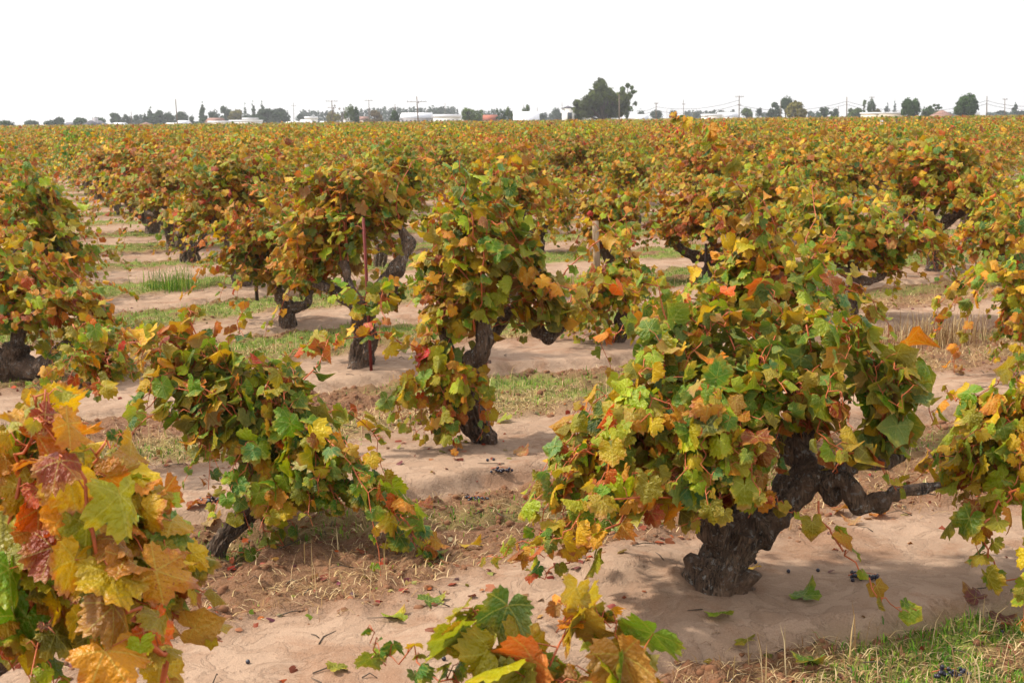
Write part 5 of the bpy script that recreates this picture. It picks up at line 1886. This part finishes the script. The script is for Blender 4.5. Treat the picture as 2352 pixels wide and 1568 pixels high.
def wire(a, b, sag, dz, lab):
    pts = []
    for i in range(25):
        t = i / 24
        q = a.lerp(b, t)
        pts.append((q.x, q.y - .1, q.z - dz - sag * 4 * t * (1 - t)))
    o = link('power_line', np_mesh('power_line', *tube(pts, [.035] * 25, 4), None, None, True, (MAT_WIRE,)))
    tag(o, lab, 'power line', 'power lines strung between the poles')


for k, (dz, nm) in enumerate(((1.0, 'upper'), (1.7, 'lower'))):
    wire(w0, w1, .4, dz, f'{nm} wire from the sparse tall tree to the first wire pole')
    wire(w1, w2, 1.2, dz if k == 0 else dz + .3, f'{nm} wire sagging between the first wire pole and the tee-topped pole')
    wire(Vector((w2.x, w2.y, w2.z - (1.2))), w3, 1.6, dz, f'{nm} wire rising to the pole at the low tree belt')
    wire(w3, w4, 2.4, dz, f'{nm} wire spanning past the dark round and leaning trees')
    wire(w4, w5, 1.0, dz, f'{nm} wire leaving at the edge beyond the leaning tree')

# ------------------------------------------------------------------ fallen leaves, grapes, twigs
def dry_mesh(seed, curl):
    V, T, uv = leaf_shape(35, seed, .35 * curl, .5 * curl, .22, -.35 * curl)
    return np_mesh('fallen_leaf', V, T, uv, None, True, (MAT_LEAF_OBJ,))


FALL = [dry_mesh(400 + i, c) for i, c in enumerate((.3, .6, 1.0, .5))]
for x, y, sz, c, k, lab in [
        (1150, 980, .15, 'lime', 0, 'pale green leaf fallen at the foot of the leaning dark trunk'),
        (1195, 1062, .12, 'tan', 2, 'rolled pinkish dry leaf on the middle berm'),
        (1080, 1275, .13, 'yellow', 1, 'pale yellow lobed leaf lying on the bare clods'),
        (985, 1420, .13, 'green', 2, 'folded dark green leaf at the back of the front berm'),
        (905, 1450, .13, 'lime', 1, 'yellowish leaf lying flat behind the small bottom shoot'),
        (775, 1552, .10, 'olive', 0, 'small pale curled leaf on the sand at the bottom'),
        (1845, 1405, .15, 'green', 1, 'green fallen leaf with one dark upturned lobe, right of the big trunk'),
        (1650, 1458, .13, 'lime', 0, 'flat pale green leaf on the sand below the big trunk'),
        (1715, 1478, .13, 'olive', 1, 'brownish green leaf right of the flat pale one'),
        (1850, 1508, .15, 'green', 1, 'large pale green leaf at the edge of the bottom grass'),
        (1728, 1352, .12, 'yellow', 2, 'bright yellow leaf leaning on the right side of the big trunk'),
        (730, 1022, .13, 'rust', 2, 'curled brown leaf on straw left of the middle berm'),
        (975, 1162, .10, 'rust', 2, 'small crumpled brown leaf under the middle berm edge'),
        (1400, 1250, .13, 'green', 1, 'green leaf lying under the left skirt of the big vine'),
        (1350, 985, .12, 'rust', 2, 'crumpled rust leaf on straw left of the big vine'),
        (1490, 1180, .12, 'tan', 1, 'tan leaf in the shade under the big vine'),
        (1930, 1190, .13, 'rust', 2, 'rust leaf below the bare twisting arm'),
        (1965, 1215, .12, 'tan', 1, 'pale pink leaf below the bare twisting arm'),
        (2010, 1195, .13, 'orange', 2, 'orange-brown leaf in the heap below the bare arm'),
        (2290, 1400, .14, 'plum', 2, 'purplish dry leaf at the edge of the sand on the right'),
        (2330, 1420, .14, 'rust', 2, 'red-brown dry leaf next to the purplish one'),
        (2240, 1390, .12, 'plum', 1, 'flattened plum-coloured leaf at the sand edge'),
        (450, 1175, .14, 'rust', 2, 'dark red dry leaf on the heap behind the close vine'),
        (480, 1195, .13, 'tan', 2, 'pinkish dry leaf on the same heap'),
        (500, 1165, .12, 'plum', 2, 'dark plum dry leaf at the top of the heap'),
        (1370, 655, .14, 'rust', 2, 'rust dry leaf at the foot of the wooden stake'),
        (2200, 870, .13, 'rust', 1, 'brown leaf on the pale berm at the right')]:
    g = on_ground(x, y, .05)
    o = link('fallen_leaf', FALL[k])
    o.location = (g.x, g.y, gz(g.x, g.y) + .018)
    o.rotation_euler = (RND.uniform(-.35, .35), RND.uniform(-.35, .35), RND.uniform(0, 6.28))
    o.scale = (sz / 1.9,) * 3
    o.color = (*[v * RND.uniform(.6, .85) for v in PAL[c]], 1)
    tag(o, lab, 'fallen leaf', 'fallen vine leaves on the soil')


def litter():
    P = scatter(2200, 18, lambda X, Y, b, g, s, w: np.clip(.04 + .4 * (vnoise(X * .8, Y * .8, seed=71) > .35) + .5 * (abs(w - .62) < .2) + .25 * (1 - b), 0, 1) * .8, 19)
    v = Vine(900, 'red')
    for p in P:
        c = v.rg.choices(['rust', 'plum', 'tan', 'orange', 'olive'], [8, 3, 7, 2, 3])[0]
        t = unit(v.rv() * np.array([1, 1, .3]))
        n = unit(UP + v.rv(.45))
        x = unit(np.cross(t, n))
        v.leaves.append((p + UP * .012, x, t, np.cross(x, t), v.rg.uniform(.010, .032), tuple(a * v.rg.uniform(.4, .9) for a in PAL[c]), v.rg.random()))
    me = v.leaf_mass(range(len(v.leaves)), LEAF_LOW).mesh('dead_leaf_litter', MAT_LEAF_FAR)
    tag(link('dead_leaf_litter', me), 'small crumbled brown and red leaf litter scattered over the soil', kind='stuff')
    a = Acc()
    P = scatter(420, 12, lambda X, Y, b, g, s, w: .3 + .5 * (1 - b), 23)
    for p in P:
        an = RND.uniform(0, 6.28)
        L = RND.uniform(.04, .16)
        d = np.array([math.cos(an), math.sin(an), 0]) * L
        k = np.array([-d[1], d[0], 0]) * RND.uniform(-.25, .25)
        q = [p + UP * .008, p + d * .5 + k + UP * RND.uniform(.008, .03), p + d + UP * .010]
        a.add(*tube(q, [.003, .0025, .0015], 4))
    tag(link('twigs', a.mesh('twigs', MAT_TREEBARK)), 'thin broken twigs lying on the sand', kind='stuff')


litter()


def sphere(r=1.0, n=10, m=7):
    V = [(0, 0, r)]
    for i in range(1, m):
        for j in range(n):
            a, b = math.pi * i / m, 2 * math.pi * j / n
            V.append((r * math.sin(a) * math.cos(b), r * math.sin(a) * math.sin(b), r * math.cos(a)))
    V.append((0, 0, -r))
    T = [(0, 1 + j, 1 + (j + 1) % n) for j in range(n)]
    for i in range(m - 2):
        for j in range(n):
            a, b = 1 + i * n + j, 1 + i * n + (j + 1) % n
            T += [(a, a + n, b + n), (a, b + n, b)]
    k = 1 + (m - 1) * n
    T += [(k, k - n + (j + 1) % n, k - n + j) for j in range(n)]
    return np.array(V), np.array(T)


ME_BERRY = np_mesh('berry', *sphere(.0085), None, None, True, (MAT_GRAPE,))
for x, y, n, lab in [(1980, 1352, 26, 'bunch of black grapes lying under the small trailing shoot'), (2180, 1545, 26, 'bunch of dark grapes in the bottom grass'),
                     (478, 1170, 22, 'dried black grape bunch on the leaf heap'), (1148, 1095, 16, 'shrivelled dark bunch at the berm edge'), (1095, 1135, 16, 'shrivelled bunch on the little green sprout')]:
    g = on_ground(x, y, .05)
    root = empty('grape_bunch', (g.x, g.y, gz(g.x, g.y)), lab, 'grape bunch', 'grape bunches on the soil')
    link('stem', np_mesh('stem', *tube([(-.06, 0, .02), (0, .01, .03), (.07, 0, .02)], [.0025, .002, .0012], 5), None, None, True, (MAT_CANE,)), root)
    for i in range(n):
        t = i / n
        o = link('berry', ME_BERRY, root)
        w = .028 * (1 - .6 * t)
        o.location = (-.05 + .12 * t + RND.uniform(-.006, .006), RND.uniform(-w, w), .008 + abs(RND.gauss(0, .010)))
for x, y, lab in [(1686, 1318, 'loose black grape behind the big trunk'), (1734, 1330, 'loose grape right of the big trunk'), (1878, 1335, 'loose grape on the open sand'), (1700, 1372, 'loose grape by the root of the big trunk'),
                  (1682, 1553, 'loose grape at the bottom of the sand'), (1606, 1400, 'loose grape just left of the root'), (1583, 1555, 'loose grape near the bottom shoots'),
                  (570, 1535, 'single grape on the left sand'), (1020, 1545, 'single grape left of the bottom shoots'), (1810, 1345, 'loose grape below the trailing shoot'),
                  (1120, 1080, 'first of the grapes on the middle berm edge'), (1134, 1078, 'second of the grapes on the middle berm edge'), (2383 - 80, 1430, 'loose grape among the red dry leaves')]:
    g = on_ground(x, y, .05)
    o = link('grape', ME_BERRY)
    o.location = (g.x, g.y, gz(g.x, g.y) + .008)
    tag(o, lab, 'grape', 'loose grapes on the soil')

# ------------------------------------------------------------------ haze
m, t = new_mat('haze_air')
pv = t.nodes.new('ShaderNodeVolumePrincipled')
pv.inputs['Color'].default_value = (0.90, 0.92, 0.98, 1)
pv.inputs['Density'].default_value = 0.00038
pv.inputs['Anisotropy'].default_value = 0.5
o_ = t.nodes.new('ShaderNodeOutputMaterial')
t.links.new(pv.outputs[0], o_.inputs['Volume'])
V, T = box(-1300, 1300, -60, 1500, -3, 46)
tag(link('haze', np_mesh('haze', V, T, None, None, False, (m,))), 'thin pale haze over the whole plain', kind='stuff')
print('all done', len(bpy.data.objects))
